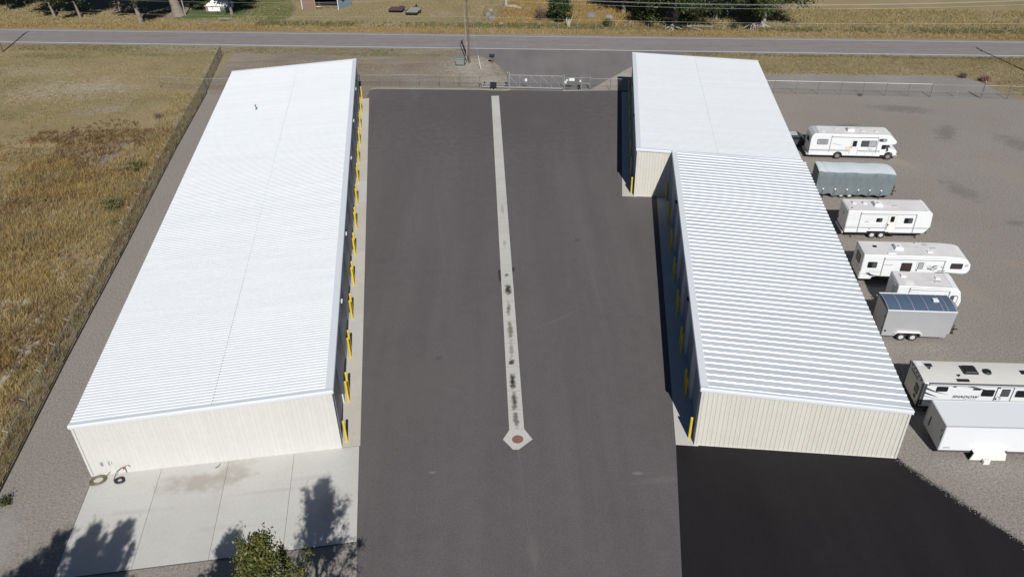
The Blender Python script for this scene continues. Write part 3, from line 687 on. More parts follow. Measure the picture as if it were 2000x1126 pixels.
while s < GLn:
    for p0, p1 in ((s, s+h), (s+h, s)):
        z0, z1, q0, q1 = zb, h, p0, p1; ln = GLn-.1
        if q0 < x0: z0 = zb+(h-zb)*(x0-p0)/(p1-p0); q0 = x0
        if q1 < x0: z1 = zb+(h-zb)*(p0-x0)/(p0-p1); q1 = x0
        if q1 > ln: z1 = zb+(h-zb)*(ln-p0)/(p1-p0); q1 = ln
        if q0 > ln: z0 = zb+(h-zb)*(p0-ln)/(p0-p1); q0 = ln
        if abs(q1-q0) > .05: wm.cyl((q0, .03, z0), (q1, .03, z1), .0019, n=3, cap=False)
    s += .09
o = link('wire_mesh', wm.mesh('wire_mesh', False), 'galv', sg); o['kind'] = 'stuff'
m = MB(); m.box(6.35+x0-4.0, 6.65+x0-4.0, -.05, -.04, 1.15, 1.55); m.build('sign_plate', 'white_gloss', sg)
for x in (3.85, 4.15):
    t = thing('gate_guide_post', sg.matrix_basis @ Vector((x, .18 if x < 4 else -.16, 0)), 0, 'galvanised guide post %s the sliding gate' % ('behind' if x < 4 else 'in front of'), 'post')
    m = MB(); m.cyl((0, 0, 0), (0, 0, 2.3), .055, n=10); m.build('post', 'galv_dark' if x < 4 else 'galv_bright', t); m = MB(); m.cyl((0, 0, 2.3), (0, 0, 2.35), .065, .03, n=10); m.build('cap', 'galv', t)
for x in (.45, 3.6):
    t = thing('gate_roller', sg.matrix_basis @ Vector((x, .3, 0)), sg.rotation_euler.z, 'dark gate roller post %s' % ('at the tail of the sliding gate' if x < 1 else 'next to the sliding gate guide post'), 'roller')
    m = MB(); m.cyl((0, 0, 0), (0, 0, .75), .06, n=8); m.build('post', 'galv_dark', t); m = MB(); m.cyl((0, -.12, .72), (0, .12, .72), .10, n=12); m.build('wheel', 'rubber', t)
t = thing('gate_operator', sg.matrix_basis @ Vector((1.85, -.42, 0)), sg.rotation_euler.z, 'black gate opener cabinet in front of the sliding gate tail', 'gate opener')
m = MB(); m.box(-.42, .42, -.22, .22, .22, .95); m.build('cabinet', 'black_plastic', t, bevel=.03)
for x in (-.25, .25): m = MB(); m.box(x-.08, x+.08, -.12, .12, 0, .22); m.build('foot', 'galv_bright', t)
m = MB(); m.box(-.45, .45, -.25, .25, .95, .99); m.build('lid', 'black_metal', t)
t = thing('gate_latch_post', (8.05, 110.05, 0), R(-7.5), 'galvanised latch post with white notice plates at the gate end', 'post')
m = MB(); m.cyl((0, 0, 0), (0, 0, 2.3), .06, n=10); m.build('post', 'galv_bright', t)
m = MB(); m.box(.08, .34, -.06, -.04, 1.0, 1.35); m.build('sign_plate', 'white_gloss', t)
m = MB(); m.box(.28, .55, -.06, -.04, 1.38, 1.58); m.build('sign_plate', 'white_gloss', t)
m = MB(); m.box(.15, .9, -.05, -.02, .55, .63); m.build('light_bar', 'black_plastic', t)
m = MB(); m.box(.0, .66, -.04, -.03, 1.45, 1.5); m.build('bracket', 'galv', t)
chainlink('chain_link_fence', [(8.2, 110.03), (10.45, 109.9)], 1.75, 'short chain link panel between sliding gate and walk gate', spacing=3, top='galv_bright', wire_r=.0018, pitch=.09)
t = thing('notice_board', (9.1, 109.9, 0), R(-7.5), 'white notice board on the chain link panel beside the gate', 'sign')
m = MB(); m.box(-.36, .40, -.07, -.05, 1.38, 1.78); m.build('board', 'white_gloss', t); m = MB(); m.box(-.40, .44, -.05, -.03, 1.5, 1.56); m.build('bracket', 'galv', t)
t = thing('walk_gate', (10.5, 109.85, 0), R(-4), 'narrow galvanised walk gate with two cross rails', 'gate')
for x in (0, 1.2): m = MB(); m.cyl((x, 0, 0), (x, 0, 2.1), .045, n=8); m.build('post', 'galv_bright', t)
for z in (.12, 1.0, 1.85): m = MB(); m.cyl((.06, 0, z), (1.14, 0, z), .028, n=7); m.build('rail', 'galv_bright', t)
m = MB(); m.box(-.28, -.10, -.08, .02, 1.2, 1.5); m.build('keypad', 'white_gloss', t)
m = MB(); m.box(-.4, -.2, -.02, .08, .3, .8); m.build('panic_bar', 'black_plastic', t)

# keypad pedestal, transformer cabinet and utility poles
t = thing('keypad_pedestal', (-2.28, 122.5, 0), R(-10), 'black keypad hood on a short rusty post beside the entrance', 'keypad')
m = MB(); m.cyl((0, 0, 0), (0, 0, .95), .10, n=10); m.build('post', 'rust', t)
m = MB(); m.box(-.2, .2, -.2, .2, 0, .03); m.build('base_plate', 'rust', t)
m = MB(); m.box(-.40, .40, -.22, .25, .98, 1.42); m.build('hood', 'black_plastic', t, bevel=.08)
m = MB(); m.box(-.12, .12, -.26, -.22, 1.05, 1.3); m.build('keypad', 'black_metal', t)
t = thing('transformer_cabinet', (-7.15, 122.4, 0), R(-8), 'green utility cabinet on the gravel beside the pole', 'cabinet')
m = MB(); m.box(-.65, .65, -.55, .55, .1, .95); m.add([], []); m.build('body', 'green_box', t, bevel=.04)
m = MB(); m.box(-.75, .75, -.65, .65, 0, .1); m.build('pad', 'black_metal', t)
m = MB(); m.prism([(-.6, .95), (.6, .95), (.6, 1.03), (-.6, 1.1)], 'x', -.68, .68); m.build('lid', 'green_box', t, bevel=.02)
def utility_pole(loc, label, h=10.2):
    t = thing('utility_pole', loc, R(-7), label, 'pole')
    m = MB(); pts = [(0, 0, -.2), (0, 0, h*.4), (0, 0, h*.75), (0, 0, h)]; m.tube(pts, [.16, .145, .125, .105], 12); m.build('pole', 'wood_pole', t, smooth=True)
    m = MB(); m.box(-.06, .06, -1.15, 1.15, h-.5, h-.37); m.build('crossarm', 'wood_pole', t)
    for y in (-1.05, .95): 
        m = MB(); m.cyl((0, y, h-.37), (0, y, h-.32), .02, n=6); m.cyl((0, y, h-.32), (0, y, h-.15), .06, .04, n=10); m.build('insulator', 'galv', t)
    m = MB(); m.cyl((0, 0, h), (0, 0, h+.18), .06, .04, n=10); m.build('insulator', 'galv', t)
    m = MB(); m.cyl((.14, 0, h-.9), (.05, -.5, h-.45), .015, n=6); m.cyl((.14, 0, h-.9), (.05, .5, h-.45), .015, n=6); m.build('crossarm_brace', 'galv_dark', t)
    m = MB(); m.cyl((-.02, -.18, 6.75), (-.02, -.3, 6.75), .03, n=8); m.build('cable_clamp', 'black_metal', t)
    return t
P0, P1, P2 = (-5.79, 123.06, 0), (-84.3, 134.3, 0), (75.6, 112.7, 0)
utility_pole(P0, 'brown wooden utility pole beside the green cabinet')
utility_pole(P1, 'wooden utility pole at the left end of the overhead lines')
utility_pole(P2, 'wooden utility pole at the right end of the overhead lines')
t = thing('conduit_mast', (-6.15, 123.0, 0), 0, 'slim pale grey mast standing against the brown utility pole', 'mast')
m = MB(); m.tube([(0, 0, 0), (-.03, 0, 4), (-.08, 0, 8.6)], [.075, .07, .06], 9); m.build('mast', 'wood_grey', t, smooth=True)
m = MB(); m.cyl((-.15, 0, 8.5), (-.35, -.05, 8.75), .03, n=6); m.build('weather_head', 'galv', t)
m = MB(); m.box(-.05, .25, -.03, .03, 3.0, 3.08); m.box(-.05, .25, -.03, .03, 6.5, 6.58); m.build('strap', 'galv', t)
m = MB(); m.box(-.14, .38, -.32, -.28, .0, .05); m.cyl((.32, -.25, -.02), (.32, -.25, .45), .11, n=9); m.build('marker_post', 'rust', t)
def wire(name, a, b, sag, label, r=.009, mat='wire_bright'):
    a, b = Vector(a), Vector(b); pts = [a + (b-a)*(i/16) - Vector((0, 0, sag*4*(i/16)*(1-i/16))) for i in range(17)]
    m = MB(); m.tube(pts, r, 5); o = m.build(name, mat); tag(o, label, 'cable', 'overhead lines along the road')
def arm(P, y, z):
    c, s = math.cos(R(-7)), math.sin(R(-7)); return (P[0] - s*y, P[1] + c*y, z)
for Pb, nm in ((P1, 'left'), (P2, 'right')):
    for y, z, q in ((-1.05, 10.05, 'near'), (0, 10.38, 'middle'), (.95, 10.05, 'far')):
        wire('power_line', arm(P0, y, z), arm(Pb, y, z), 1.15, '%s overhead power line from the brown pole to the %s' % (q, nm))
    wire('telephone_cable', arm(P0, -.3, 7.15), arm(Pb, -.3, 7.15), .45, 'low telephone cable from the brown pole to the %s' % nm, .009)
g_ = thing('guy_wire', (-3.9, 119.4, 0), 0, 'thin pale guy wire anchored in the gravel beside the pole', 'cable')
m = MB(); m.cyl((0, 0, 0), (-1.85, 3.6, 8.6), .008, n=5); m.build('cable', 'wire_bright', g_)
m = MB(); m.cyl((-.02, .04, .1), (-.42, .82, 2.0), .03, n=7); m.build('guard_sleeve', 'decal_gold', g_)

# road sign seen from behind
t = thing('road_sign', (83.4, 131.5, 0), R(-7), 'diamond road sign on a thin post seen from behind', 'sign')
m = MB(); m.box(-.035, .035, -.02, .02, 0, 2.3); m.build('post', 'rust', t)
m = MB(); m.prism([(0, 1.55), (.52, 2.1), (0, 2.65), (-.52, 2.1)], 'y', -.04, -.025); o = m.build('plate', 'leaf_dead', t); o.rotation_euler = (0, 0, R(48))

# roadside wire fence beyond the road
rf = thing('wire_fence', (*FD(-60, 11.6), 0), R(-6.9), 'old post and wire fence along the far road verge', 'fence')
k = 0
u = -0.0
for i in range(58):
    x = i*3.05 + rnd.uniform(-.3, .3)
    if 12 < x < 17 : continue
    m = MB(); hh = 1.15 + rnd.uniform(-.12, .15); m.cyl((x, 0, 0), (x + rnd.uniform(-.06, .06), rnd.uniform(-.05, .05), hh), .04, .035, n=6); m.build('post', 'wood_grey' if i % 5 else 'rust', rf)
for z in (.4, .75, 1.05):
    m = MB(); m.cyl((0, 0, z), (176, 0, z), .005, n=4); m.build('wire', 'galv', rf)

# hoses on the concrete pad
def coil(name, loc, r0, r1, turns, r, mat, label, squash=1.0, tail=None, rz=0):
    t = thing(name, loc, rz, label, 'hose'); pts = []; N = int(turns*22)
    for i in range(N):
        a = 2*math.pi*i/22; k = i/N; rr = r0 + (r1-r0)*((k*3.0) % 1.0)*1 + .01*math.sin(i*.7)
        pts.append((rr*math.cos(a), rr*squash*math.sin(a), r + .9*r*int(k*3.0)*1.6 + .01*math.sin(i*.37)))
    m = MB(); m.tube(pts, r, 6); m.build('coil', mat, t, smooth=True)
    if tail: m = MB(); m.tube(tail, r, 6); m.build('tail', mat, t, smooth=True)
x, y = FL(.55, -.55); coil('garden_hose', (x, y, .05), .34, .56, 11, .024, 'hose_tan', 'tan coiled garden hose at the corner of the left building', .8, [(.5, .2, .06), (.85, .35, .2), (1.0, .5, .06), (1.3, .62, .4)], rz=.4)
x, y = FL(2.0, -.75); coil('garden_hose', (x, y, .05), .16, .37, 9, .022, 'hose_black', 'black coiled hose on the pad under the red tap', .85, [(-.4, 0, .05), (-.42, .3, .06), (-.3, .55, .3), (.1, .66, .55)], rz=.1)
x, y = FL(8.3, -.55)
t = thing('broken_fitting', (x, y, .05), .6, 'small dark metal fitting lying on the concrete pad', 'scrap')
m = MB(); m.cyl((-.12, 0, .04), (.12, .02, .05), .035, n=8); m.build('pipe', 'galv_dark', t); m = MB(); m.cyl((.1, 0, .04), (.26, .12, .12), .02, n=6); m.build('lever', 'rust', t)

# ------------------------------------------------------------------ parked vehicles
def arch(sc, r, zb, n=7):          # notch over a wheel, walked from rear to front along the bottom edge
    return [(sc - r*math.cos(math.pi*i/n), zb + r*math.sin(math.pi*i/n)*.95) for i in range(n+1)]
def body(T, poly, y0, y1, mat, bevel=.05, name='body', seg=3):
    m = MB(); m.prism(poly, 'y', y0, y1); return m.build(name, mat, T, bevel=bevel, seg=seg, smooth=False)
def window(T, s0, s1, z0, z1, pane='glass_dark', y=0.0, r=.09, split=None, name='window', frame='black_plastic', fw=.05):
    m = MB(); m.rrect('y', s0, s1, z0, z1, y-.025, y+.01, r); w = m.build(name, frame, T)
    cuts = [s0+fw] + ([split] if split else []) + [s1-fw]
    for i in range(len(cuts)-1):
        a, b = cuts[i] + (.015 if i else 0), cuts[i+1] - (.015 if i < len(cuts)-2 else 0)
        p = pane if isinstance(pane, str) else pane[i]
        m = MB(); m.rrect('y', a, b, z0+fw, z1-fw, y-.035, y-.02, max(r-.03, .02)); m.build('pane', p, w)
    return w
def end_window(T, x, sgn, t0, t1, z0, z1, pane='glass_dark'):
    m = MB(); a, b = sorted((x-sgn*.01, x+sgn*.03)); m.rrect('x', t0, t1, z0, z1, a, b, .08); w = m.build('window', 'black_plastic', T)
    m = MB(); a, b = sorted((x+sgn*.02, x+sgn*.04)); m.rrect('x', t0+.05, t1-.05, z0+.05, z1-.05, a, b, .05); m.build('pane', pane, w)
def door(T, s0, s1, z0, z1, mat='rv_white', wz=None, pane='glass_dark', handle=True, y=0.0):
    m = MB(); m.rrect('y', s0, s1, z0, z1, y-.018, y+.01, .06); o = m.build('door', mat, T)
    m = MB(); m.rrect('y', s0-.02, s1+.02, z0-.02, z1+.02, y-.012, y+.01, .07); m.build('door_seal', 'decal_grey', o)
    if wz:
        m = MB(); m.rrect('y', wz[0], wz[1], wz[2], wz[3], y-.035, y-.01, .05); p = m.build('window', 'black_plastic', o)
        m = MB(); m.rrect('y', wz[0]+.04, wz[1]-.04, wz[2]+.04, wz[3]-.04, y-.045, y-.03, .03); m.build('pane', pane, o)
    if handle:
        m = MB(); m.box(s0+.04, s0+.13, y-.06, y-.015, z0+.72, z0+.86); m.build('handle', 'black_plastic', o)
    return o
def wheel(T, s, r, y, wd=.22, rim='rim_white', side=-1):
    m = MB(); n = 24
    prof = [(r*.62, 0), (r*.9, 0), (r, .035), (r, wd-.035), (r*.9, wd), (r*.62, wd)]
    vs = []; k = len(prof)
    for i in range(n):
        a = 2*math.pi*i/n
        for q, yy in prof: vs.append((s + q*math.cos(a), y + yy, r + q*math.sin(a)))
    m.add(vs, [(i*k+j, i*k+j+1, ((i+1) % n)*k+j+1, ((i+1) % n)*k+j) for i in range(n) for j in range(k-1)])
    w = m.build('wheel', 'rubber', T, smooth=True)
    m = MB(); m.cyl((s, y+.05, r), (s, y+.025, r), r*.63, r*.56, n=20); m.cyl((s, y+.03, r), (s, y+.0, r), r*.22, r*.18, n=12); m.build('rim', rim, w)
    m = MB()
    for i in range(6):
        a = i*math.pi/3 + .2; c = Vector((s + r*.40*math.cos(a), y+.021, r + r*.40*math.sin(a))); m.cyl(c, c + Vector((0, .01, 0)), r*.085, n=8)
    m.cyl((s, y-.004, r), (s, y+.0, r), r*.10, n=8)
    m.build('rim_holes', 'decal_dark', w)
    return w
def ac_unit(T, s0, s1, t0, t1, z, mat='rv_white', h=.32, rnd_=.06):
    m = MB(); m.prism([(s0, z), (s1, z), (s1-.04, z+h*.55), (s1-.22, z+h), (s0+.06, z+h), (s0+.02, z+h*.5)], 'y', t0, t1); o = m.build('air_conditioner', mat, T, bevel=rnd_, seg=3)
    if mat != 'black_plastic': m = MB(); m.box(s0+.2, s1-.45, t0+.12, t0+.38, z+h, z+h+.008); m.build('grille', 'decal_grey', o)
def roof_vent(T, s, t, z, a=.38, b=.38, h=.1, mat='rv_white'):
    m = MB(); m.box(s-a/2, s+a/2, t-b/2, t+b/2, z, z+h); m.build('roof_vent', mat, T, bevel=.02)
def pipe_vent(T, s, t, z, mat='rv_grey'):
    m = MB(); m.cyl((s, t, z-.02), (s, t, z+.14), .05, n=8); m.cyl((s, t, z+.14), (s, t, z+.17), .08, n=8); m.build('vent_pipe', mat, T)
def antenna(T, s0, s1, t, z):
    m = MB(); m.box(s0, s1, t-.02, t+.02, z+.02, z+.06); m.prism([(s1-.05, t-.10), (s1+.35, t-.14), (s1+.42, t), (s1+.35, t+.14), (s1-.05, t+.10)], 'z', z+.03, z+.09); m.build('antenna', 'rv_trim', T)
def awning(T, s0, s1, z, zb, mat='rv_white', arm_mat='rv_trim', y=0.0):
    m = MB(); m.cyl((s0, y-.09, z), (s1, y-.09, z), .065, n=10); o = m.build('awning', mat, T, smooth=True)
    m = MB(); m.box(s0-.02, s1+.02, y-.10, y+.0, z+.06, z+.085); m.build('awning_rail', arm_mat, o)
    for s in (s0, s1):
        m = MB(); m.box(s-.03, s+.03, y-.075, y-.02, zb, z+.04); m.build('awning_arm', arm_mat, o)
def stripe(T, pts, mat, y=-.006, name='stripe', parent=None):
    m = MB(); m.prism(pts, 'y', y-.004, y+.004); return m.build(name, mat, parent or T)
def tongue(T, s, W, ln=1.15, z=.48):
    m = MB()
    m.add([], [])
    for t in (W*.2, W*.8): m.cyl((s-.4, t, z), (s+ln, W/2, z-.02), .05, n=6)
    m.cyl((s+ln-.1, W/2, z), (s+ln+.22, W/2, z), .06, n=8); o = m.build('tongue', 'black_metal', T)
    m = MB(); m.cyl((s+ln-.1, W/2, .05), (s+ln-.1, W/2, z+.45), .035, n=8); m.cyl((s+ln-.1, W/2, .02), (s+ln-.1, W/2, .07), .11, n=10); m.build('jack', 'black_metal', o)
    for k, dt in enumerate((-.22, .14)):
        m = MB(); m.cyl((s+.3+.0*k, W/2+dt, z+.04), (s+.3, W/2+dt, z+.5), .15, n=12); m.cyl((s+.3, W/2+dt, z+.5), (s+.3, W/2+dt, z+.6), .15, .05, n=12); m.build('gas_bottle', 'rv_white', o)
def under(T, s0, s1, W, z0, z1, mat='black_metal'):
    m = MB(); m.box(s0, s1, .18, W-.18, z0, z1); m.build('chassis', mat, T)
def jacks(T, ss, W, z=.5):
    for s in ss:
        for t in (.25, W-.25): m = MB(); m.cyl((s, t, 0), (s+.06, t, z), .03, n=6); m.cyl((s, t, 0), (s, t, .03), .10, n=8); m.build('stabiliser_jack', 'black_metal', T)
def text_mesh(body_, size, T, loc, mat, shear=.25, name='lettering', spacing=1.1, sx=1.0):
    cu = bpy.data.curves.new('txt', 'FONT'); cu.body = body_; cu.size = size; cu.extrude = .004; cu.shear = shear; cu.space_character = spacing; cu.offset = size*.035
    ob = bpy.data.objects.new('txt', cu); C.objects.link(ob)
    dg = bpy.context.evaluated_depsgraph_get(); me = bpy.data.meshes.new_from_object(ob.evaluated_get(dg))
    bpy.data.objects.remove(ob); me.materials.clear()
    o = link(name, me, mat, T); o.location = loc; o.rotation_euler = (R(90), 0, 0); o.scale = (sx, 1, 1); return o

G_RV = 'recreational vehicles parked in the gravel yard'
# --- motor home ----------------------------------------------------
W = 2.46
T = thing('motor_home', (34.80, 85.53, 0), R(-6.45), 'white motor home with cab over bunk, farthest vehicle in the gravel row', 'motor home', G_RV)
zb = .45
poly = [(0, zb)] + [(2.6, zb)] + arch(3.31, .50, zb) + [(7.55, zb), (8.0, zb)] + [(8.0, .5), (8.0, 1.85), (8.55, 1.86), (9.35, 1.95), (9.55, 2.1), (9.5, 2.35), (8.75, 2.96), (8.5, 3.03), (1.0, 3.06), (.28, 3.0), (.06, 2.75), (0, 2.4)]
body(T, poly, 0, W, 'rv_white', .06)
cab = [(7.98, .55)] + [(8.42, .55)] + arch(8.98, .48, .5) + [(9.55, .52), (9.78, .6), (9.86, .95), (9.75, 1.18), (9.05, 1.34), (8.75, 1.45), (8.45, 1.88), (7.98, 1.88)]
body(T, cab, .12, W-.12, 'rv_white', .07, 'cab')
m = MB(); m.prism([(.5, 3.055), (8.45, 3.028), (8.45, 3.045), (.5, 3.075)], 'y', .14, W-.14); m.build('roof', 'rv_roof', T)
m = MB(); m.prism([(.02, 2.55), (.10, 2.80), (.34, 3.06), (.9, 3.10), (.9, 3.02), (.3, 2.9)], 'y', .12, W-.12); m.build('rear_cap', 'rv_trim', T, bevel=.02)
window(T, .74, 1.95, 1.80, 2.45, 'blind', split=None); m = MB()
for z in (1.95, 2.08, 2.2, 2.32): m.box(.95, 1.75, -.045, -.03, z, z+.03)
m.build('louvre', 'glass_grey', T)
door(T, 4.55, 5.35, .75, 2.42, wz=(4.72, 5.18, 1.62, 2.32))
window(T, 5.65, 7.35, 1.62, 2.36, ('glass_grey', 'blind'), split=6.5)
window(T, 7.55, 8.42, 2.28, 2.62, ('glass_grey', 'blind'), split=7.95, r=.14)
window(T, 8.0, 8.52, 1.32, 1.80, 'glass_dark', y=.12, r=.06, name='cab_window')
stripe(T, [(8.56, 1.36), (8.78, 1.42), (8.55, 1.80), (8.54, 1.80)], 'glass_dark', y=.108, name='quarter_light')
m = MB(); m.add([(9.06, .3, 1.36), (9.06, W-.3, 1.36), (8.52, W-.3, 1.86), (8.52, .3, 1.86)], [(0, 1, 2, 3)]); m.build('windscreen', 'glass_dark', T).location = (.03, 0, .02)
m = MB(); m.box(8.66, 8.74, -.16, .10, 1.15, 1.5); m.build('wing_mirror', 'black_plastic', T, bevel=.02)
m = MB(); m.box(9.55, 9.98, .1, W-.1, .42, .66); m.build('bumper', 'galv', T, bevel=.05)
for t in (.35, W-.35): m = MB(); m.box(9.76, 9.88, t-.16, t+.16, .78, .98); m.build('headlight', 'glass_grey', T, bevel=.03)
m = MB(); m.box(-.22, .0, .1, W-.1, .42, .62); m.build('rear_bumper', 'rv_grey', T, bevel=.03)
for t in (.2, W-.2): m = MB(); m.box(-.03, .02, t-.1, t+.1, .95, 1.3); m.build('tail_light', 'red_lens', T)
end_window(T, 0, -1, .75, 1.75, 1.75, 2.35)
for s, y in ((3.31, .03), (8.98, .08)): wheel(T, s, .40, y, rim='rim_steel')
for s, y in ((3.31, W-.27), (8.98, W-.32)): wheel(T, s, .40, y, rim='rim_steel')
under(T, .3, 8.6, W, .28, .48)
awning(T, 2.27, 7.46, 2.86, .95)
stripe(T, [(.05, 1.02), (7.9, 1.02), (7.9, 1.14), (.05, 1.14)], 'decal_grey')
stripe(T, [(.05, 1.17), (7.9, 1.17), (7.9, 1.20), (.05, 1.20)], 'decal_grey')
stripe(T, [(2.2, 2.02), (3.2, 1.84), (3.7, 1.72), (3.0, 1.80)], 'decal_grey')
stripe(T, [(3.95, 1.25), (4.5, 1.25), (4.55, 1.62), (4.0, 1.62)], 'decal_gold', name='faded_decal')
stripe(T, [(6.45, 1.42), (6.75, 1.22), (7.05, 1.42), (6.9, 1.42), (6.75, 1.32), (6.6, 1.42)], 'decal_grey', name='emblem')
for s0, s1 in ((.3, .95), (4.15, 4.45), (4.5, 5.3), (5.4, 6.2), (6.3, 7.1), (7.2, 7.5)):
    m = MB(); m.rrect('y', s0, s1, .52, .92, -.014, .0, .03); m.build('locker_door', 'rv_white', T)
    m = MB(); m.rrect('y', s0-.015, s1+.015, .505, .935, -.008, .0, .03); m.build('locker_seal', 'decal_grey', T)
ac_unit(T, 4.1, 4.95, .85, 1.6, 3.05)
for s, t in ((1.4, .9), (3.0, 1.6), (5.9, 1.2), (7.4, 1.1)): roof_vent(T, s, t, 3.045, .42, .42, .08, 'rv_roof')
antenna(T, 5.0, 5.35, 1.75, 3.05)
# --- towed dark car behind the motor home ---------------------------
T = thing('parked_car', (32.2, 88.95, 0), R(-6.5), 'dark car standing behind the motor home, half hidden by the roof', 'car')
poly = [(0, .35)] + arch(.85, .40, .3) + arch(3.35, .40, .3) + [(4.15, .35), (4.25, .6), (4.2, .85), (3.9, .95), (3.1, 1.0), (2.45, 1.42), (1.0, 1.45), (.35, 1.0), (.02, .95)]
body(T, poly, 0, 1.72, 'car_dark', .07)
window(T, .75, 2.65, 1.02, 1.36, 'glass_dark', split=1.7, r=.12)
m = MB(); m.add([(3.08, .15, 1.04), (3.08, 1.57, 1.04), (2.52, 1.45, 1.42), (2.52, .27, 1.42)], [(0, 1, 2, 3)]); m.build('windscreen', 'glass_grey', T).location = (.03, 0, .015)
m = MB(); m.box(1.1, 2.3, .25, 1.47, 1.452, 1.47); m.build('roof_panel', 'rv_grey', T, bevel=.008)
for s in (.85, 3.35):
    for y in (.0, 1.5): wheel(T, s, .32, y, wd=.2, rim='rim_steel')
for t in (.25, 1.47): m = MB(); m.box(4.17, 4.27, t-.17, t+.17, .65, .8); m.build('headlight', 'rv_trim', T, bevel=.02)
m = MB(); m.box(4.1, 4.32, .05, 1.67, .38, .58); m.build('bumper', 'black_plastic', T, bevel=.03)

# --- trailer under a grey cover --------------------------------------
T = thing('covered_trailer', (32.41, 75.82, 0), R(-7.8), 'travel trailer under a fitted grey cover tied with straps', 'trailer', G_RV)
L_, W = 7.75, 2.6
def cover_mesh():
    # cross sections along s, with sagging skirt and bulging nose
    S = np.linspace(0, L_, 60); m = MB(); q = random.Random(5); sec = 26; rows = []
    for i, s in enumerate(S):
        k = s / L_; e = 0.0
        nose = max(0.0, (s - (L_-.55))/.55); ztop = 2.98 - .22*nose**2.0 + .03*math.sin(s*2.3)
        if s < .9: ztop += .05*math.sin(s*7)
        hw = (W/2) * (1 - .22*nose**2); rear = max(0, (.25 - s)/.25); hw *= 1 - .04*rear
        low = .42 + .14*abs(math.sin((s+.35)*math.pi/1.13)) ** 2 * 1.0 - (.16 if 1.6 < s < 2.7 else 0) + .25*nose**2
        row = []
        path = [(-hw - .02, low), (-hw - .05, low+.35), (-hw - .0, low+.75), (-hw+.0, 1.6), (-hw+.02, 2.4), (-hw+.02, ztop-.05), (-hw+.06, ztop-.0), (-hw*.5, ztop+.05), (0, ztop+.08), (hw*.5, ztop+.05), (hw-.06, ztop-.0), (hw-.02, ztop-.05), (hw-.02, 2.4), (hw, 1.6), (hw, low+.6), (hw+.03, low)]
        for j, (t, z) in enumerate(path):
            wr = .018*math.sin(s*9.0+j*1.3) + .02*math.sin(s*3.7-j*.8) if j in (0, 1, 2, 3, 4, 13, 14, 15) else .008*math.sin(s*6+j)
            sag = .03*math.sin((s+.35)*2*math.pi/1.13) if j < 3 else 0
            row.append((s + (.12*nose if 2 < j < 13 else .0), W/2 + t + (wr + sag)*(-1 if t < 0 else 1), z + wr*.4))
        rows.append(row)
    return rows
rows = cover_mesh(); nr = len(rows[0])
def cover_part(j0, j1, name, mat):
    m = MB(); vs = [rows[i][j] for i in range(len(rows)) for j in range(j0, j1+1)]; k = j1-j0+1
    m.add(vs, [(i*k+j, i*k+j+1, (i+1)*k+j+1, (i+1)*k+j) for i in range(len(rows)-1) for j in range(k-1)]); return m.build(name, mat, T, smooth=True)
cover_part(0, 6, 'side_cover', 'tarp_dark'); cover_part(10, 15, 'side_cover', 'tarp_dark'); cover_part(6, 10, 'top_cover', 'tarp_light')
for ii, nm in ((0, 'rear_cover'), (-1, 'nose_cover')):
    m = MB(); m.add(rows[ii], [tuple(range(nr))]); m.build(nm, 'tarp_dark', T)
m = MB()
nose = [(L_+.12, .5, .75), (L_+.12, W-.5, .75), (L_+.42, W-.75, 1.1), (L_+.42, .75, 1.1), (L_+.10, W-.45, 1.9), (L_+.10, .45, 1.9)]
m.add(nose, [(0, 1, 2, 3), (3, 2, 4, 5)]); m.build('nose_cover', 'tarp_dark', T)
for i, s in enumerate((.72, 1.95, 3.15, 4.3, 5.45, 6.6)):
    m = MB(); m.add([(s-.10, -.085, 1.17), (s+.10, -.085, 1.17), (s, -.1, .98)], [(0, 1, 2)]); m.prism([(s-.10, 1.17), (s+.10, 1.17), (s, .97)], 'y', -.10, -.075); o = m.build('strap_patch', 'white_cloth', T)
    m = MB(); m.tube([(s, -.10, 1.0), (s-.05, -.12, .7), (s-.14, -.05, .4), (s-.2, .3, .38)], .014, 5); m.build('strap', 'black_plastic', T)
under(T, .3, 7.4, W, .35, .6); jacks(T, (.9, 6.6), W)
for s in (2.75, 3.6): wheel(T, s, .33, .12); wheel(T, s, .33, W-.34)
tongue(T, 7.4, W, .95)

# --- travel trailer ---------------------------------------------------
W = 2.50
T = thing('travel_trailer', (32.41, 67.26, 0), R(-4.4), 'white travel trailer with tandem white wheels beside the grey covered one', 'trailer', G_RV)
zb = .64
poly = [(0, zb)] + [(2.1, zb)] + [(2.22, .86), (4.06, .86), (4.18, zb)] + [(7.35, zb), (7.55, .72), (7.95, 1.35), (7.93, 1.6), (7.85, 2.75), (7.55, 2.95), (.05, 2.99), (0, 2.9)]
body(T, poly, 0, W, 'rv_white', .04)
m = MB(); m.prism([(.06, 2.985), (7.3, 2.955), (7.3, 2.972), (.06, 3.004)], 'y', .07, W-.07); m.build('roof', 'rv_roof', T)
m = MB(); m.prism([(7.28, 2.93), (7.58, 2.90), (7.58, 2.97), (7.28, 3.0)], 'y', .03, W-.03); m.build('front_cap', 'rv_white', T, bevel=.02)
m = MB(); m.box(-.02, .0, .06, W-.06, .72, 2.9); m.build('rear_panel', 'rv_white', T)
m = MB(); m.box(-.16, -.04, .15, W-.15, .45, .62); m.build('rear_bumper', 'rv_grey', T)
for t in (.18, W-.18): m = MB(); m.box(-.05, -.01, t-.08, t+.08, 1.0, 1.35); m.build('tail_light', 'red_lens', T)
m = MB(); m.cyl((-.03, 1.2, 2.15), (-.025, 1.2, 2.15), .2, n=16); m.build('emblem', 'decal_grey', T)
window(T, 2.75, 3.32, 1.82, 2.24, ('glass_dark', 'glass_grey'), split=3.03)
window(T, 5.35, 6.15, 1.72, 2.28, ('glass_dark', 'glass_grey'), split=5.75)
door(T, 3.85, 4.65, .75, 2.55, 'rv_cream', wz=(4.05, 4.42, 1.85, 2.45))
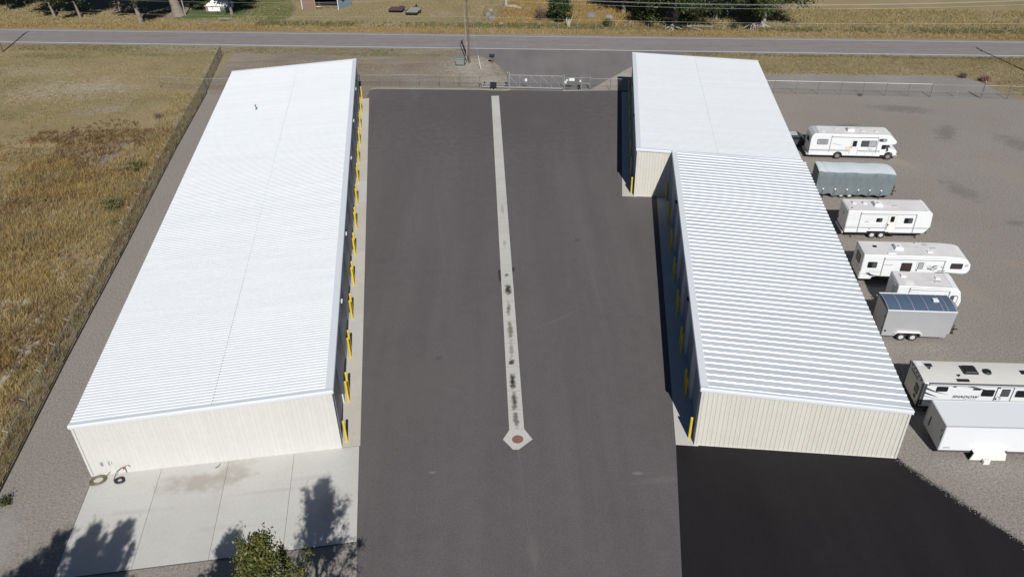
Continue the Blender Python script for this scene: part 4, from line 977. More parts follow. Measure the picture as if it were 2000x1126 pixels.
m = MB(); m.tube([(3.78, -.03, 1.75), (3.78, -.16, 1.72), (3.82, -.2, 1.5), (3.80, -.2, 1.2), (3.76, -.16, 1.05), (3.74, -.03, 1.02)], .018, 6); m.build('grab_handle', 'black_plastic', T)
awning(T, 1.2, 6.4, 2.80, .75, arm_mat='rv_grey')
stripe(T, [(.02, 1.14), (3.8, 1.14), (3.8, 1.24), (.02, 1.24)], 'decal_grey'); stripe(T, [(4.7, 1.14), (7.7, 1.14), (7.75, 1.24), (4.7, 1.24)], 'decal_grey')
for z in (1.35, 1.5, 2.0, 2.2, 2.5): stripe(T, [(.03, z), (3.8, z), (3.8, z+.007), (.03, z+.007)], 'decal_grey', name='siding_groove')
stripe(T, [(1.65, 1.78), (2.15, 1.78), (2.13, 1.83), (1.66, 1.83)], 'decal_grey', name='emblem'); stripe(T, [(1.78, 1.9), (1.9, 1.84), (2.02, 1.9), (1.98, 1.94), (1.9, 1.88), (1.82, 1.94)], 'decal_grey', name='emblem')
m = MB(); m.box(2.22, 2.36, -.02, 0, 1.0, 1.08); m.build('outlet_hatch', 'decal_dark', T)
m = MB(); m.box(2.05, 4.25, -.05, .0, .84, .92); m.build('wheel_arch_trim', 'rv_white', T)
for s in (2.70, 3.56):
    wheel(T, s, .35, .0); wheel(T, s, .35, W-.24)
under(T, .2, 7.3, W, .38, .66); jacks(T, (.8, 6.9), W)
m = MB(); m.box(4.3, 5.0, -.03, .35, .42, .50); m.build('entry_step', 'black_metal', T)
ac_unit(T, 2.6, 3.45, .85, 1.65, 2.985)
roof_vent(T, .9, 1.55, 2.99, .34, .34, .1); roof_vent(T, 1.9, 1.55, 2.99, .34, .34, .1); pipe_vent(T, .75, 1.65, 2.99); pipe_vent(T, 1.75, 1.65, 2.99)
pipe_vent(T, .45, .45, 2.99); antenna(T, 3.5, 4.4, 1.05, 2.97)
tongue(T, 7.6, W, .75)

# --- fifth wheel trailer ------------------------------------------------
W = 2.50
T = thing('fifth_wheel_trailer', (30.75, 59.07, 0), R(-5.84), 'long white fifth wheel trailer with raised rounded nose and dark decals', 'trailer', G_RV)
T.scale = (.91, 1, 1)
poly = [(0, .60), (1.15, .60), (1.45, .92), (6.55, .92), (6.85, 1.45), (7.1, 1.52), (9.45, 1.35), (9.85, 1.5), (10.05, 1.9), (9.95, 2.4), (9.6, 2.8), (9.0, 3.0), (7.6, 3.1), (0.03, 3.08), (0, 2.95)]
body(T, poly, 0, W, 'rv_white', .10, seg=4)
m = MB(); m.prism([(.05, 3.075), (7.6, 3.098), (8.9, 3.015), (9.45, 2.88), (9.45, 2.90), (8.9, 3.035), (7.6, 3.118), (.05, 3.095)], 'y', .10, W-.10); m.build('roof', 'rv_roof', T)
end_window(T, 0, -1, .7, 1.8, 1.75, 2.6)
m = MB(); m.box(-.03, .005, .05, W-.05, .65, 1.35); m.build('rear_panel', 'rv_cream', T)
m = MB(); m.box(-.2, -.02, .15, W-.15, .42, .6); m.build('rear_bumper', 'black_metal', T)
window(T, .52, 1.40, 1.82, 2.42, ('glass_dark', 'glass_grey'), split=.95)
window(T, 3.62, 4.62, 1.55, 2.42, 'glass_brown')
door(T, 5.05, 5.78, .95, 2.62, wz=(5.16, 5.66, 1.85, 2.5), pane='blind')
window(T, 8.15, 9.25, 1.95, 2.50, 'glass_brown')
m = MB(); m.cyl((9.62, -.01, 2.35), (9.62, -.05, 2.35), .14, n=16); m.build('vent_cover', 'rv_trim', T)
awning(T, 1.95, 7.55, 2.86, 1.0, arm_mat='rv_grey')
stripe(T, [(.05, 1.18), (1.8, .98), (2.0, .96), (1.2, 1.12)], 'decal_dark'); 
for a, b, c, d_ in ((.5, 1.5, 1.85, 1.62), (.62, 1.38, 1.95, 1.42), (.5, 1.3, 1.3, 1.0)): stripe(T, [(a, b), (a+.35, b+.01), (c, d_), (c-.3, d_-.03)], 'decal_dark')
stripe(T, [(1.95, 2.13), (2.85, 2.13), (2.85, 2.19), (1.95, 2.19)], 'decal_grey', name='emblem')
q = random.Random(9)
for i in range(26):
    a = q.uniform(6.0, 7.5); z = q.uniform(1.62, 2.2); l = q.uniform(.1, .5); stripe(T, [(a, z), (a+l*.3, z+.05), (a+l, z+.02), (a+l*.4, z-.03)], q.choice(['decal_dark', 'decal_grey', 'decal_dark']), y=-.006-.002*(i % 4), name='mural_decal')
stripe(T, [(7.3, 1.56), (9.4, 1.50), (9.9, 1.55), (9.4, 1.46), (8.3, 1.49)], 'decal_dark')
for s in (4.35, 5.25): wheel(T, s, .38, .0); wheel(T, s, .38, W-.24)
under(T, .2, 6.6, W, .5, .94); m = MB()
for t in (.5, W-.5): m.cyl((7.2, t, 0), (7.2, t, 1.5), .05, n=8)
m.build('landing_leg', 'black_metal', T); m = MB(); m.cyl((8.8, W/2, .95), (8.8, W/2, 1.45), .09, n=8); m.box(8.6, 9.0, W/2-.2, W/2+.2, 1.25, 1.42); m.build('hitch_pin', 'black_metal', T)
ac_unit(T, 3.1, 3.95, .95, 1.7, 3.08); roof_vent(T, 1.4, 1.55, 3.08, .40, .36, .03, 'glass_dark'); roof_vent(T, 6.3, .85, 3.09, .5, .42, .1); roof_vent(T, 2.65, .35, 3.08, .75, .16, .1, 'rv_white')
roof_vent(T, 6.2, 2.05, 3.095, .5, .3, .02, 'rv_grey'); antenna(T, 5.9, 6.6, 1.35, 3.09); m = MB(); m.box(5.1, 5.55, 1.55, 1.65, 3.1, 3.13); m.build('roof_rack', 'rv_grey', T); pipe_vent(T, 5.4, 2.2, 3.1)

# --- small trailer between fifth wheel and silver cargo -------------------
W = 2.40
T = thing('small_travel_trailer', (31.83, 54.38, 0), R(-7.4), 'short white trailer squeezed between the fifth wheel and silver cargo trailer', 'trailer', G_RV)
poly = [(0, .6), (1.6, .6), (1.72, .85), (2.8, .85), (2.92, .6), (4.65, .6), (5.15, 1.25), (5.2, 1.7), (4.95, 2.6), (4.55, 2.92), (.05, 2.95), (0, 2.85)]
body(T, poly, 0, W, 'rv_white', .08)
m = MB(); m.prism([(.06, 2.945), (4.25, 2.925), (4.25, 2.94), (.06, 2.962)], 'y', .08, W-.08); m.build('roof', 'rv_roof', T)
m = MB(); m.prism([(4.22, 2.90), (4.62, 2.84), (4.66, 2.90), (4.22, 2.965)], 'y', .04, W-.04); m.build('front_cap', 'rv_white', T, bevel=.02)
m = MB()
for i in range(6): m.cyl((-.06, .55, 1.0+i*.28), (-.06, .95, 1.0+i*.28), .016, n=6); 
m.cyl((-.08, .55, .7), (-.08, .55, 2.9), .02, n=6); m.cyl((-.08, .95, .7), (-.08, .95, 2.9), .02, n=6); m.build('ladder', 'rv_trim', T)
m = MB(); m.box(-.55, -.05, .1, W-.1, .5, .58); m.build('rear_rack', 'black_metal', T); 
for i in range(6): m = MB(); m.box(-.75, -.08, .25+i*.33, .33+i*.33, .62, .68); m.build('rack_bar', 'rv_trim', T)
window(T, 4.25, 4.85, 1.55, 2.25, ('glass_grey', 'rv_white'), split=4.52, r=.12)
window(T, 2.2, 3.0, 1.7, 2.25, 'glass_dark'); door(T, .9, 1.6, .65, 2.45, wz=(1.05, 1.45, 1.7, 2.3))
awning(T, .95, 4.1, 2.78, .7, arm_mat='rv_grey')
for s in (1.95, 2.6): wheel(T, s, .33, .0); wheel(T, s, .33, W-.24)
under(T, .2, 4.7, W, .38, .62); jacks(T, (.5, 4.3), W)
stripe(T, [(4.2, .9), (4.95, 1.0), (4.9, 1.06), (4.2, 1.0)], 'decal_grey')
roof_vent(T, .75, 1.55, 2.955, .42, .42, .12); roof_vent(T, 3.45, 1.45, 2.94, .36, .36, .1); m = MB(); m.cyl((.95, .55, 2.96), (.95, .55, 2.99), .3, n=16); m.box(.6, 1.35, .3, .85, 2.955, 2.968); m.build('roof_hatch', 'rv_cream', T)
antenna(T, 2.3, 3.1, .85, 2.945); tongue(T, 4.75, W, .7)

# --- silver enclosed cargo trailer -----------------------------------------
W = 2.44
T = thing('cargo_trailer', (29.6, 51.05, 0), R(-5.6), 'silver grey enclosed cargo trailer with a ribbed blue grey roof', 'trailer', G_RV)
zb = .45
poly = [(0, zb), (1.05, zb), (1.14, .72), (1.22, .80), (2.86, .80), (2.95, .72), (3.04, zb), (5.0, zb), (5.02, .8), (5.2, .82), (5.3, 2.92), (0, 2.92)]
body(T, poly, 0, W, 'alu', .02)
vn = MB(); vn.add([(5.28, .0, .8), (5.28, W, .8), (5.62, W/2, .8), (5.28, .0, 2.90), (5.28, W, 2.90), (5.62, W/2, 2.90)], [(0, 2, 5, 3), (2, 1, 4, 5), (3, 5, 4), (0, 1, 2)]); vn.build('nose', 'alu', T)
m = MB(); nseg = 8
arcp = [(W*i/nseg, 2.93 + .14*math.sin(math.pi*i/nseg)) for i in range(nseg+1)]
m.prism(arcp + [(W, 2.90), (0, 2.90)], 'x', .02, 5.28); m.build('roof', 'alu_blue', T)
for s in (.06, 1.02, 2.05, 3.1, 4.25, 4.62, 5.22):
    m = MB(); m.prism([(a, b+.001) for a, b in arcp] + [(a, b+.02) for a, b in arcp[::-1]], 'x', s-.02, s+.02); m.build('roof_bow', 'alu', T)
m = MB(); m.cyl((.0, .0, 2.93), (5.28, .0, 2.93), .05, n=8); m.build('top_rail', 'white_gloss', T); m = MB(); m.cyl((.0, W, 2.93), (5.28, W, 2.93), .05, n=8); m.build('top_rail', 'white_gloss', T)
m = MB(); m.box(-.03, .0, .04, W-.04, zb, 2.9); m.build('rear_door', 'galv', T); m = MB()
for t in (.04, W-.04): m.box(-.05, .02, t-.05, t+.05, zb-.02, 2.93)
m.box(-.05, .02, .0, W, 2.86, 2.96); m.build('door_frame', 'trim_dark', T)
m = MB()
for z in (1.2, 2.3): m.cyl((-.07, .12, z-.12), (-.07, .12, z+.12), .02, n=6)
m.build('hinge', 'black_metal', T)
roof_vent(T, 4.0, 1.35, 3.07, .42, .42, .12)
m = MB(); m.cyl((.22, -.02, .95), (.22, 0, .95), .09, n=14); m.build('marker_lamp', 'black_plastic', T)
m = MB(); m.prism([(1.02, .72), (1.2, .86), (2.88, .86), (3.06, .72), (3.12, .74), (2.92, .94), (1.16, .94), (.96, .74)], 'y', -.16, .0); m.build('mudguard', 'rim_white', T, bevel=.01)
for s in (1.6, 2.5): wheel(T, s, .34, -.02); wheel(T, s, .34, W-.22)
under(T, .1, 5.0, W, .33, .47); tongue(T, 5.2, W, .95, .45)

# --- trailer with dark graphics (second nearest) ----------------------------
W = 2.50
T = thing('travel_trailer', (28.72, 42.51, 0), R(-4.47), 'cream roofed travel trailer with black trim and dark lettering, cut by the frame', 'trailer', G_RV)
L_ = 9.6; zb = .64
poly = [(0, zb), (3.4, zb), (3.5, .9), (5.4, .9), (5.5, zb), (8.7, zb), (9.4, 1.3), (9.55, 1.7), (9.25, 2.5), (8.75, 2.74), (.05, 2.78), (0, 2.7)]
body(T, poly, 0, W, 'white_gloss', .03)
m = MB(); arcp = [(.02 + (W-.04)*i/8, 2.77 + .07*math.sin(math.pi*i/8)) for i in range(9)]
m.prism(arcp + [(W-.02, 2.74), (.02, 2.74)], 'x', .02, 8.75); m.build('roof', 'rv_roof_cream', T)
m = MB(); m.box(-.035, .0, .0, W, zb-.02, 2.80); m.build('rear_panel', 'rv_roof_cream', T)
m = MB()
for t in (.0, W): m.box(-.07, .06, t-.05, t+.05, zb-.04, 2.78)
m.build('corner_post', 'black_plastic', T)
m = MB(); m.prism([(a, b) for a, b in arcp] + [(a, b+.02) for a, b in arcp[::-1]], 'x', -.06, .03); m.build('rear_cap', 'trim_dark', T)
for i in range(5): m = MB(); m.box(-.08, -.03, .35+i*.42, .47+i*.42, 2.66, 2.74); m.build('marker_lamp', 'black_plastic', T)
end_window(T, -.035, -1, .35, .95, 1.35, 2.1); end_window(T, -.035, -1, .45, .8, .95, 1.2); 
m = MB(); m.box(-.05, -.03, .18, .3, .82, .94); m.build('outlet_hatch', 'black_plastic', T)
o = text_mesh('SHADOW', .26, T, (-.045, 2.1, 2.3), 'decal_dark', name='rear_lettering'); o.rotation_euler = (R(90), 0, R(-90))
m = MB(); m.box(.35, 8.9, -.14, -.0, 2.66, 2.78); o = m.build('awning', 'rv_grey', T, bevel=.03)
m = MB(); m.box(.35, 8.9, -.10, .02, 2.785, 2.81); m.build('awning_rail', 'trim_dark', o)
for s in (.12, 7.75): m = MB(); m.box(s, s+.12, -.10, -.0, .8, 2.72); m.build('awning_arm', 'decal_dark', o)
window(T, .95, 1.75, 2.05, 2.5, 'glass_dark', fw=.04); window(T, 4.1, 4.95, 1.72, 2.32, 'glass_dark', fw=.04); window(T, 6.4, 7.25, 1.72, 2.32, 'glass_dark', fw=.04)
door(T, 5.1, 6.15, .75, 2.5, 'white_gloss', wz=(5.4, 5.98, 1.75, 2.42), pane='glass_grey')
for s in (5.08, 6.17): m = MB(); m.box(s-.03, s+.03, -.03, .0, .72, 2.55); m.build('door_frame', 'decal_dark', T)
m = MB(); m.tube([(5.2, -.03, 1.75), (5.42, -.08, 1.72), (5.46, -.1, 1.55), (5.38, -.1, 1.4), (5.2, -.03, 1.36)], .016, 6); m.build('grab_handle', 'black_plastic', T)
text_mesh('SHADOW', .30, T, (2.22, -.012, 1.52), 'decal_dark', sx=1.22)
for i in range(6): stripe(T, [(3.0+i*.15, 1.40), (3.09+i*.15, 1.40), (3.10+i*.15, 1.45), (3.01+i*.15, 1.45)], 'decal_grey', name='small_mark')
stripe(T, [(.1, 2.28), (.2, 2.42), (.95, 2.05), (1.9, 1.75), (.9, 1.98)], 'decal_dark'); stripe(T, [(.1, 1.9), (.1, 2.06), (.7, 1.78), (1.3, 1.5), (.6, 1.7)], 'decal_dark', y=-.009)
stripe(T, [(.1, 1.62), (.1, 1.70), (.8, 1.5), (1.4, 1.32), (.7, 1.46)], 'decal_grey', y=-.012)
stripe(T, [(3.0, 2.55), (3.2, 2.62), (4.3, 2.32), (4.2, 2.28)], 'decal_dark', y=-.009); stripe(T, [(2.2, 2.58), (2.25, 2.60), (5.1, 2.2), (7.8, 2.08), (7.8, 2.05), (5.1, 2.16)], 'decal_grey')
stripe(T, [(2.2, 1.28), (3.2, 1.28), (3.2, 1.34), (2.2, 1.34)], 'decal_grey')
m = MB(); m.box(3.45, 3.95, -.05, 0, 2.28, 2.4); m.build('speaker', 'black_plastic', T); m = MB(); m.box(2.05, 2.25, -.06, 0, 2.5, 2.58); m.build('porch_lamp', 'black_plastic', T); m = MB(); m.box(5.05, 5.25, -.06, 0, 2.5, 2.58); m.build('porch_lamp', 'black_plastic', T)
ac_unit(T, 3.05, 4.1, .95, 1.75, 2.82, 'black_plastic', .28, .10); m = MB(); m.cyl((4.75, 1.3, 2.83), (4.75, 1.3, 2.98), .32, .24, n=18); m.build('satellite_dome', 'black_plastic', T, bevel=.03)
roof_vent(T, .95, 1.95, 2.8, .5, .36, .05, 'black_plastic'); roof_vent(T, 7.3, 1.35, 2.83, .5, .42, .06, 'black_plastic'); roof_vent(T, 2.75, .32, 2.80, .82, .26, .08, 'black_plastic'); roof_vent(T, .35, 2.05, 2.8, .42, .5, .02, 'white_gloss')
pipe_vent(T, .85, 1.5, 2.81, 'black_plastic'); pipe_vent(T, 2.6, .75, 2.81, 'black_plastic')
for s in (3.95, 4.92): wheel(T, s, .36, .0); wheel(T, s, .36, W-.24)
under(T, .2, 8.7, W, .36, .66); jacks(T, (.8, 8.3), W); tongue(T, 8.9, W, 1.0)
m = MB(); m.box(-.20, -.04, .1, W-.1, .42, .6); m.build('rear_bumper', 'black_metal', T)

# --- long white enclosed trailer, nearest -----------------------------------
W = 2.62
T = thing('enclosed_trailer', (28.38, 38.26, 0), R(-3.95), 'plain white enclosed trailer with grey rear door, nearest in the gravel row', 'trailer', G_RV)
zb = .55
poly = [(0, zb), (2.35, zb), (2.4, .6), (4.45, .6), (4.5, zb), (9.2, zb), (9.6, .9), (9.6, 2.6), (9.3, 2.66), (0, 2.66)]
body(T, poly, 0, W, 'white_gloss', .02)
m = MB(); m.box(.04, 9.25, .06, W-.06, 2.662, 2.675); m.build('roof', 'white_gloss', T)
for t in (.02, W-.02): m = MB(); m.box(.0, 9.3, t-.04, t+.04, 2.64, 2.70); m.build('top_rail', 'rv_trim', T)
m = MB(); m.box(-.04, .0, .05, W-.05, zb, 2.62); m.build('rear_door', 'alu', T); m = MB(); m.box(-.06, .03, .0, W, 2.60, 2.70); m.build('rear_header', 'rv_grey', T)
for t in (.03, W-.03): m = MB(); m.box(-.06, .03, t-.04, t+.04, zb, 2.6); m.build('door_frame', 'rv_grey', T)
m = MB(); m.box(-.08, -.03, 1.9, 1.98, 1.0, 1.75); m.box(-.07, -.04, .28, .36, 2.0, 2.12); m.build('latch_bar', 'black_metal', T)
m = MB(); m.tube([(-.05, .12, 1.9), (-.1, .14, 1.6), (-.05, .16, 1.45)], .015, 5); m.build('latch_cord', 'black_metal', T)
m = MB(); m.box(0, 9.2, -.015, .3, .40, zb); m.build('side_rail', 'rail_brown', T)
for i in range(3): stripe(T, [(.15+.02*i, .70+i*.05), (.72-.03*i, .72+i*.05), (.7-.03*i, .735+i*.05), (.16+.02*i, .715+i*.05)], 'decal_grey', name='maker_badge')
stripe(T, [(.22, .76), (.34, .83), (.60, .84), (.70, .79), (.56, .815), (.36, .80)], 'decal_dark', name='maker_badge', y=-.008)
for s in (5.8, 6.75): stripe(T, [(s, .56), (s+.04, .56), (s+.04, 2.6), (s, 2.6)], 'rv_grey', name='panel_seam')
m = MB(); m.box(5.95, 6.05, -.04, 0, 1.3, 1.36); m.build('door_latch', 'black_metal', T)
for s in (2.95, 3.85): wheel(T, s, .34, .02); wheel(T, s, .34, W-.24)
under(T, .2, 9.0, W, .33, .45)
m = MB(); m.prism([(1.98, .12), (2.12, .72), (2.42, .78), (3.95, .78), (4.2, .70), (4.3, .12)], 'y', -.42, -.36); m.build('wheel_cover', 'rv_cream', T)
m = MB(); m.prism([(2.12, .70), (2.42, .76), (3.95, .76), (4.2, .68), (4.2, .70), (3.95, .78), (2.42, .78), (2.12, .72)], 'y', -.36, .0); m.build('cover_top', 'rv_cream', T)
m = MB(); m.box(2.78, 3.18, -.70, -.43, .0, .32); o = m.build('step_block', 'rv_cream', T); m = MB(); m.box(2.86, 2.92, -.6, -.52, .321, .335); m.box(3.04, 3.10, -.6, -.52, .321, .335); m.build('block_slots', 'trim_dark', o)
tongue(T, 9.4, W, 1.0)

# ------------------------------------------------------------------ vegetation
def fast_mesh(name, V, F, mat):
    """V (n,3), F (m,k) numpy -> mesh"""
    me = bpy.data.meshes.new(name); V = np.asarray(V, dtype=np.float32); F = np.asarray(F, dtype=np.int32); k = F.shape[1]
    me.vertices.add(len(V)); me.vertices.foreach_set('co', V.ravel())
    me.loops.add(F.size); me.loops.foreach_set('vertex_index', F.ravel())
    me.polygons.add(len(F)); me.polygons.foreach_set('loop_start', np.arange(0, F.size, k, dtype=np.int32))
    me.polygons.foreach_set('loop_total', np.full(len(F), k, dtype=np.int32))
    me.update(calc_edges=True); me.materials.append(MATS[mat]); return me
def leaves_mesh(name, P, size, mat, r, droop=0.0, asp=.55):
    n = len(P); d = r.normal(size=(n, 3)); d[:, 2] -= droop; d /= np.linalg.norm(d, axis=1)[:, None] + 1e-9
    e = r.normal(size=(n, 3)); e -= d * (e*d).sum(1)[:, None]; e /= np.linalg.norm(e, axis=1)[:, None] + 1e-9
    s = (size * r.uniform(.6, 1.35, n))[:, None]
    a = P; b = P + d*s*.5 + e*s*asp*.5; c = P + d*s; f = P + d*s*.5 - e*s*asp*.5
    V = np.stack([a, b, c, f], 1).reshape(-1, 3); F = np.arange(4*n).reshape(n, 4)
    return fast_mesh(name, V, F, mat)
def tree(name, x, y, h, label, leaf, bark, seed, crown_r=3.0, trunk_r=.3, base=.25, n_limb=16, up=.55, leaf_n=9000, leaf_s=.28, lean=(0, 0), spread=.5, group=None, cat='tree', bare=.0, roots=False, top_spires=False, sub=4, cone=False, gap=0.0):
    r = np.random.default_rng(seed); q = random.Random(seed)
    t = thing(name, (x, y, 0), q.uniform(0, 6.28), label, cat, group)
    t.rotation_euler.z = 0
    tb = MB(); N = 9; pts = []; rad = []
    for i in range(N):
        k = i/(N-1); pts.append(Vector((lean[0]*k*h + .12*math.sin(k*5+seed)*k*crown_r*.3, lean[1]*k*h + .12*math.cos(k*4+seed)*k*crown_r*.3, k*h*.93))); rad.append(max(trunk_r*(1-k)**.8, .025)*(1.35 if i == 0 else 1))
    pts[0].z = -.15; tb.tube(pts, rad, 10)
    anchors = []
    for i in range(n_limb):
        k = base + (1-base)*((i + q.random()*.7)/n_limb)**.9
        if k > .97: k = .97
        ii = min(int(k*(N-1)), N-2); f = k*(N-1)-ii; p = pts[ii].lerp(pts[ii+1], f); az = i*2.399 + q.uniform(-.4, .4)
        ln = crown_r * (1 - max(0, (k-.55)/.45)**1.5*.72) * q.uniform(.75, 1.15) * (1.0 if k > base + .1 else .85)
        if cone: ln = crown_r*1.25*max(1-k, .04)**.6*q.uniform(.7, 1.2)
        el = up + .35*k + q.uniform(-.15, .15)
        d = Vector((math.cos(az)*math.cos(el), math.sin(az)*math.cos(el), math.sin(el)))
        P = [p]; cur = p.copy(); dd = d.copy()
        for j in range(5):
            dd = (dd + Vector((q.uniform(-.18, .18), q.uniform(-.18, .18), q.uniform(-.05, .16 if up > .2 else -.12)))).normalized(); cur = cur + dd*ln/5; P.append(cur.copy())
        r0 = max(rad[ii]*.45, .02); tb.tube(P, [r0*(1-j/6.5) for j in range(6)], 6)
        for j in range(2, 6): anchors.append((P[j], .55 + .1*j))
        for s_ in range(sub):
            jj = q.randint(1, 4); dd2 = (dd + Vector((q.uniform(-.9, .9), q.uniform(-.9, .9), q.uniform(-.3, .7)))).normalized(); l2 = ln*q.uniform(.25, .45)
            e1 = P[jj] + dd2*l2*.5; e2 = P[jj] + dd2*l2 + Vector((0, 0, l2*.15)); tb.tube([P[jj], e1, e2], [r0*.4, r0*.28, .008], 5)
            anchors += [(e1, .8), (e2, 1.0)]
    if top_spires:
        for i in range(top_spires):
            a = q.uniform(0, 6.28); rr = q.uniform(.05, .42)*crown_r; zb_ = h*(.80 - .42*rr/crown_r); b = Vector((rr*math.cos(a) + lean[0]*h, rr*math.sin(a) + lean[1]*h, zb_)); hh = h*q.uniform(.11, .2)
            e = b + Vector((rr*.35*math.cos(a) + q.uniform(-.15, .15), rr*.35*math.sin(a) + q.uniform(-.15, .15), hh)); mid = b.lerp(e, .5); tb.tube([pts[5], b, mid, e], [.07, .05, .03, .01], 5)
            for j in range(14): anchors += [(b.lerp(e, j/13.0), 1.0 - .05*j)]*2
    if roots:
        for i in range(9):
            a = q.uniform(0, 6.28); l = q.uniform(.8, 2.2); tb.tube([(0, 0, .3), (math.cos(a)*l*.5, math.sin(a)*l*.5, .22), (math.cos(a+.3)*l, math.sin(a+.3)*l, .03)], [trunk_r*.45, .12, .04], 6)
    link('trunk', tb.mesh('trunk'), bark, t, smooth=True)
    if gap: anchors = [a_ for i_, a_ in enumerate(anchors) if random.Random(seed*1000 + i_//2).random() > gap]
    A = np.array([list(p) for p, w_ in anchors]); Wt = np.array([w_ for p, w_ in anchors])
    idx = r.choice(len(A), leaf_n, p=Wt/Wt.sum()); sg = spread * Wt[idx][:, None] * np.array([1, 1, .8])
    P = A[idx] + r.normal(size=(leaf_n, 3)) * sg * r.uniform(.3, 1.0, (leaf_n, 1)); P[:, 2] = np.maximum(P[:, 2], .05)
    link('crown', leaves_mesh('crown', P, leaf_s, leaf, r), leaf, t)
    return t
def shrub(name, x, y, h, rad, label, leaf, seed, n=900, s=.16, group=None, cat='shrub', stems=6):
    r = np.random.default_rng(seed); q = random.Random(seed); t = thing(name, (x, y, 0), 0, label, cat, group); tb = MB(); A = []
    for i in range(stems):
        a = q.uniform(0, 6.28); rr = rad*q.uniform(.1, .9); e = Vector((rr*math.cos(a), rr*math.sin(a), h*q.uniform(.65, 1.0)*(1-.4*(rr/rad)**2))); md = Vector((e.x*.35, e.y*.35, e.z*.55))
        tb.tube([(e.x*.1, e.y*.1, -.03), md, e], [.03*h**.5, .02*h**.5, .006], 5)
        for j in range(1, 8): k = j/7; A.append([e.x*k**1.3, e.y*k**1.3, e.z*k])
    link('stem', tb.mesh('stem'), 'deadwood' if leaf in ('leaf_dead', 'leaf_rust') else 'bark', t)
    A = np.array(A); idx = r.integers(0, len(A), n); P = A[idx] + r.normal(size=(n, 3))*np.array([rad*.2, rad*.2, h*.11]); P[:, 2] = np.maximum(P[:, 2], .02)
    link('foliage', leaves_mesh('foliage', P, s, leaf, r), leaf, t); return t

def pnpoly(px, py, poly):
    ins = np.zeros(len(px), bool); n = len(poly); j = n-1
    for i in range(n):
        xi, yi = poly[i]; xj, yj = poly[j]
        c = ((yi > py) != (yj > py)) & (px < (xj-xi)*(py-yi)/((yj-yi) + 1e-12) + xi); ins ^= c; j = i
    return ins
def vnoise(x, y, s, seed):
    r = np.random.default_rng(seed); g = r.random((64, 64)); X = x/s; Y = y/s; xi = np.floor(X).astype(int); yi = np.floor(Y).astype(int); fx = X-xi; fy = Y-yi
    fx = fx*fx*(3-2*fx); fy = fy*fy*(3-2*fy); G = lambda a, b: g[a % 64, b % 64]
    return (G(xi, yi)*(1-fx)+G(xi+1, yi)*fx)*(1-fy) + (G(xi, yi+1)*(1-fx)+G(xi+1, yi+1)*fx)*fy
def grass(name, poly, n, h0, h1, mat, label, seed, wd=.05, lean=.35, dens=None, clump=5, hmap=None):
    r = np.random.default_rng(seed); P = np.array(poly); lo, hi = P.min(0), P.max(0)
    m = int(n/clump*2.6); x = r.uniform(lo[0], hi[0], m); y = r.uniform(lo[1], hi[1], m); k = pnpoly(x, y, poly)
    if dens is not None: k &= r.random(m) < dens(x, y)
    x, y = x[k], y[k]; x = np.repeat(x, clump) + r.normal(0, .12, len(x)*clump); y = np.repeat(y, clump) + r.normal(0, .12, len(y)*clump)
    N = len(x); H = r.uniform(h0, h1, N)
    if hmap is not None: H = H*hmap(x, y)
    ang = r.uniform(0, 2*np.pi, N); w_ = wd*r.uniform(.6, 1.4, N); dx, dy = np.cos(ang)*w_/2, np.sin(ang)*w_/2
    wind = np.array([.35, .15]); lx = (r.normal(0, lean, N) + wind[0]*.5)*H; ly = (r.normal(0, lean, N) + wind[1]*.5)*H
    z0 = np.full(N, .0)
    V = np.stack([np.stack([x-dx, y-dy, z0], 1), np.stack([x+dx, y+dy, z0], 1), np.stack([x+lx, y+ly, H], 1)], 1).reshape(-1, 3)
    o = link(name, fast_mesh(name, V, np.arange(3*N).reshape(N, 3), mat), mat); return tag(o, label, 'grass', kind='stuff')

# dry field left of the fence
field = [(-35.4, 26), (-35.2, 37.4), (-36.9, 50.5), (-38.9, 67), (-42.1, 92.5), (-44.2, 111), (-55, 113), (-66, 113), (-92, 112), (-60, 60), (-47, 26)]
def bare(x, y):     # bare ground around the dark patch and the footpath by the fence
    d1 = ((x+48.5)/4.2)**2 + ((y-91)/5.5)**2
    path = (np.abs(x + 39.95 - .15*np.sin(y)) < .45) & (y > 43) & (y < 55)
    rub = ((x+44.5)/1.6)**2 + ((y-59.2)/1.3)**2 < 1
    return np.where(path, .05, 1.0) * np.where(rub, .1, 1.0) * np.where(d1 < 1, .12, 1.0) * np.where(vnoise(x, y, 6, 3) > .72, .25, 1.0) * np.where(y > 98, .3, 1.0)
grass('dry_field_grass', field, 210000, .25, .62, 'grass_field', 'tall dry brown grass filling the field left of the fence', 11, wd=.055, dens=lambda x, y: bare(x, y)*np.clip(vnoise(x, y, 2.2, 9)*1.5, .25, 1), hmap=lambda x, y: np.clip((104-y)/16, .3, 1)*(.55 + .9*vnoise(x, y, 3.3, 21)))
grass('straw_grass', field, 60000, .35, .8, 'grass_gold', 'golden grass clumps standing in the dry field', 12, wd=.06, dens=lambda x, y: ((vnoise(x, y, 7.0, 5) > .55) & (y < 96))*.9)
grass('straw_grass', field, 60000, .35, .8, 'grass_gold', 'orange gold grass streak in the middle of the dry field', 43, wd=.06, dens=lambda x, y: np.clip(1.3 - ((x+45.2+(y-66)*.12)/2.3)**2 - ((y-66)/13)**2, 0, 1)*.5*vnoise(x, y, 2.5, 45) + np.clip(1.2 - ((x+52)/4)**2 - ((y-74)/6)**2, 0, 1)*.5*vnoise(x, y, 2.5, 46))
grass('rust_weed_grass', field, 90000, .25, .65, 'grass_rust', 'rusty brown weeds in dark patches across the dry field', 40, wd=.06, dens=lambda x, y: ((vnoise(x, y, 6.5, 41)*.7 + vnoise(x, y, 2.0, 44)*.3 > .52) & (y < 99))*.85 + (((x+53)/5)**2 + ((y-98)/4.5)**2 < 1)*.35)
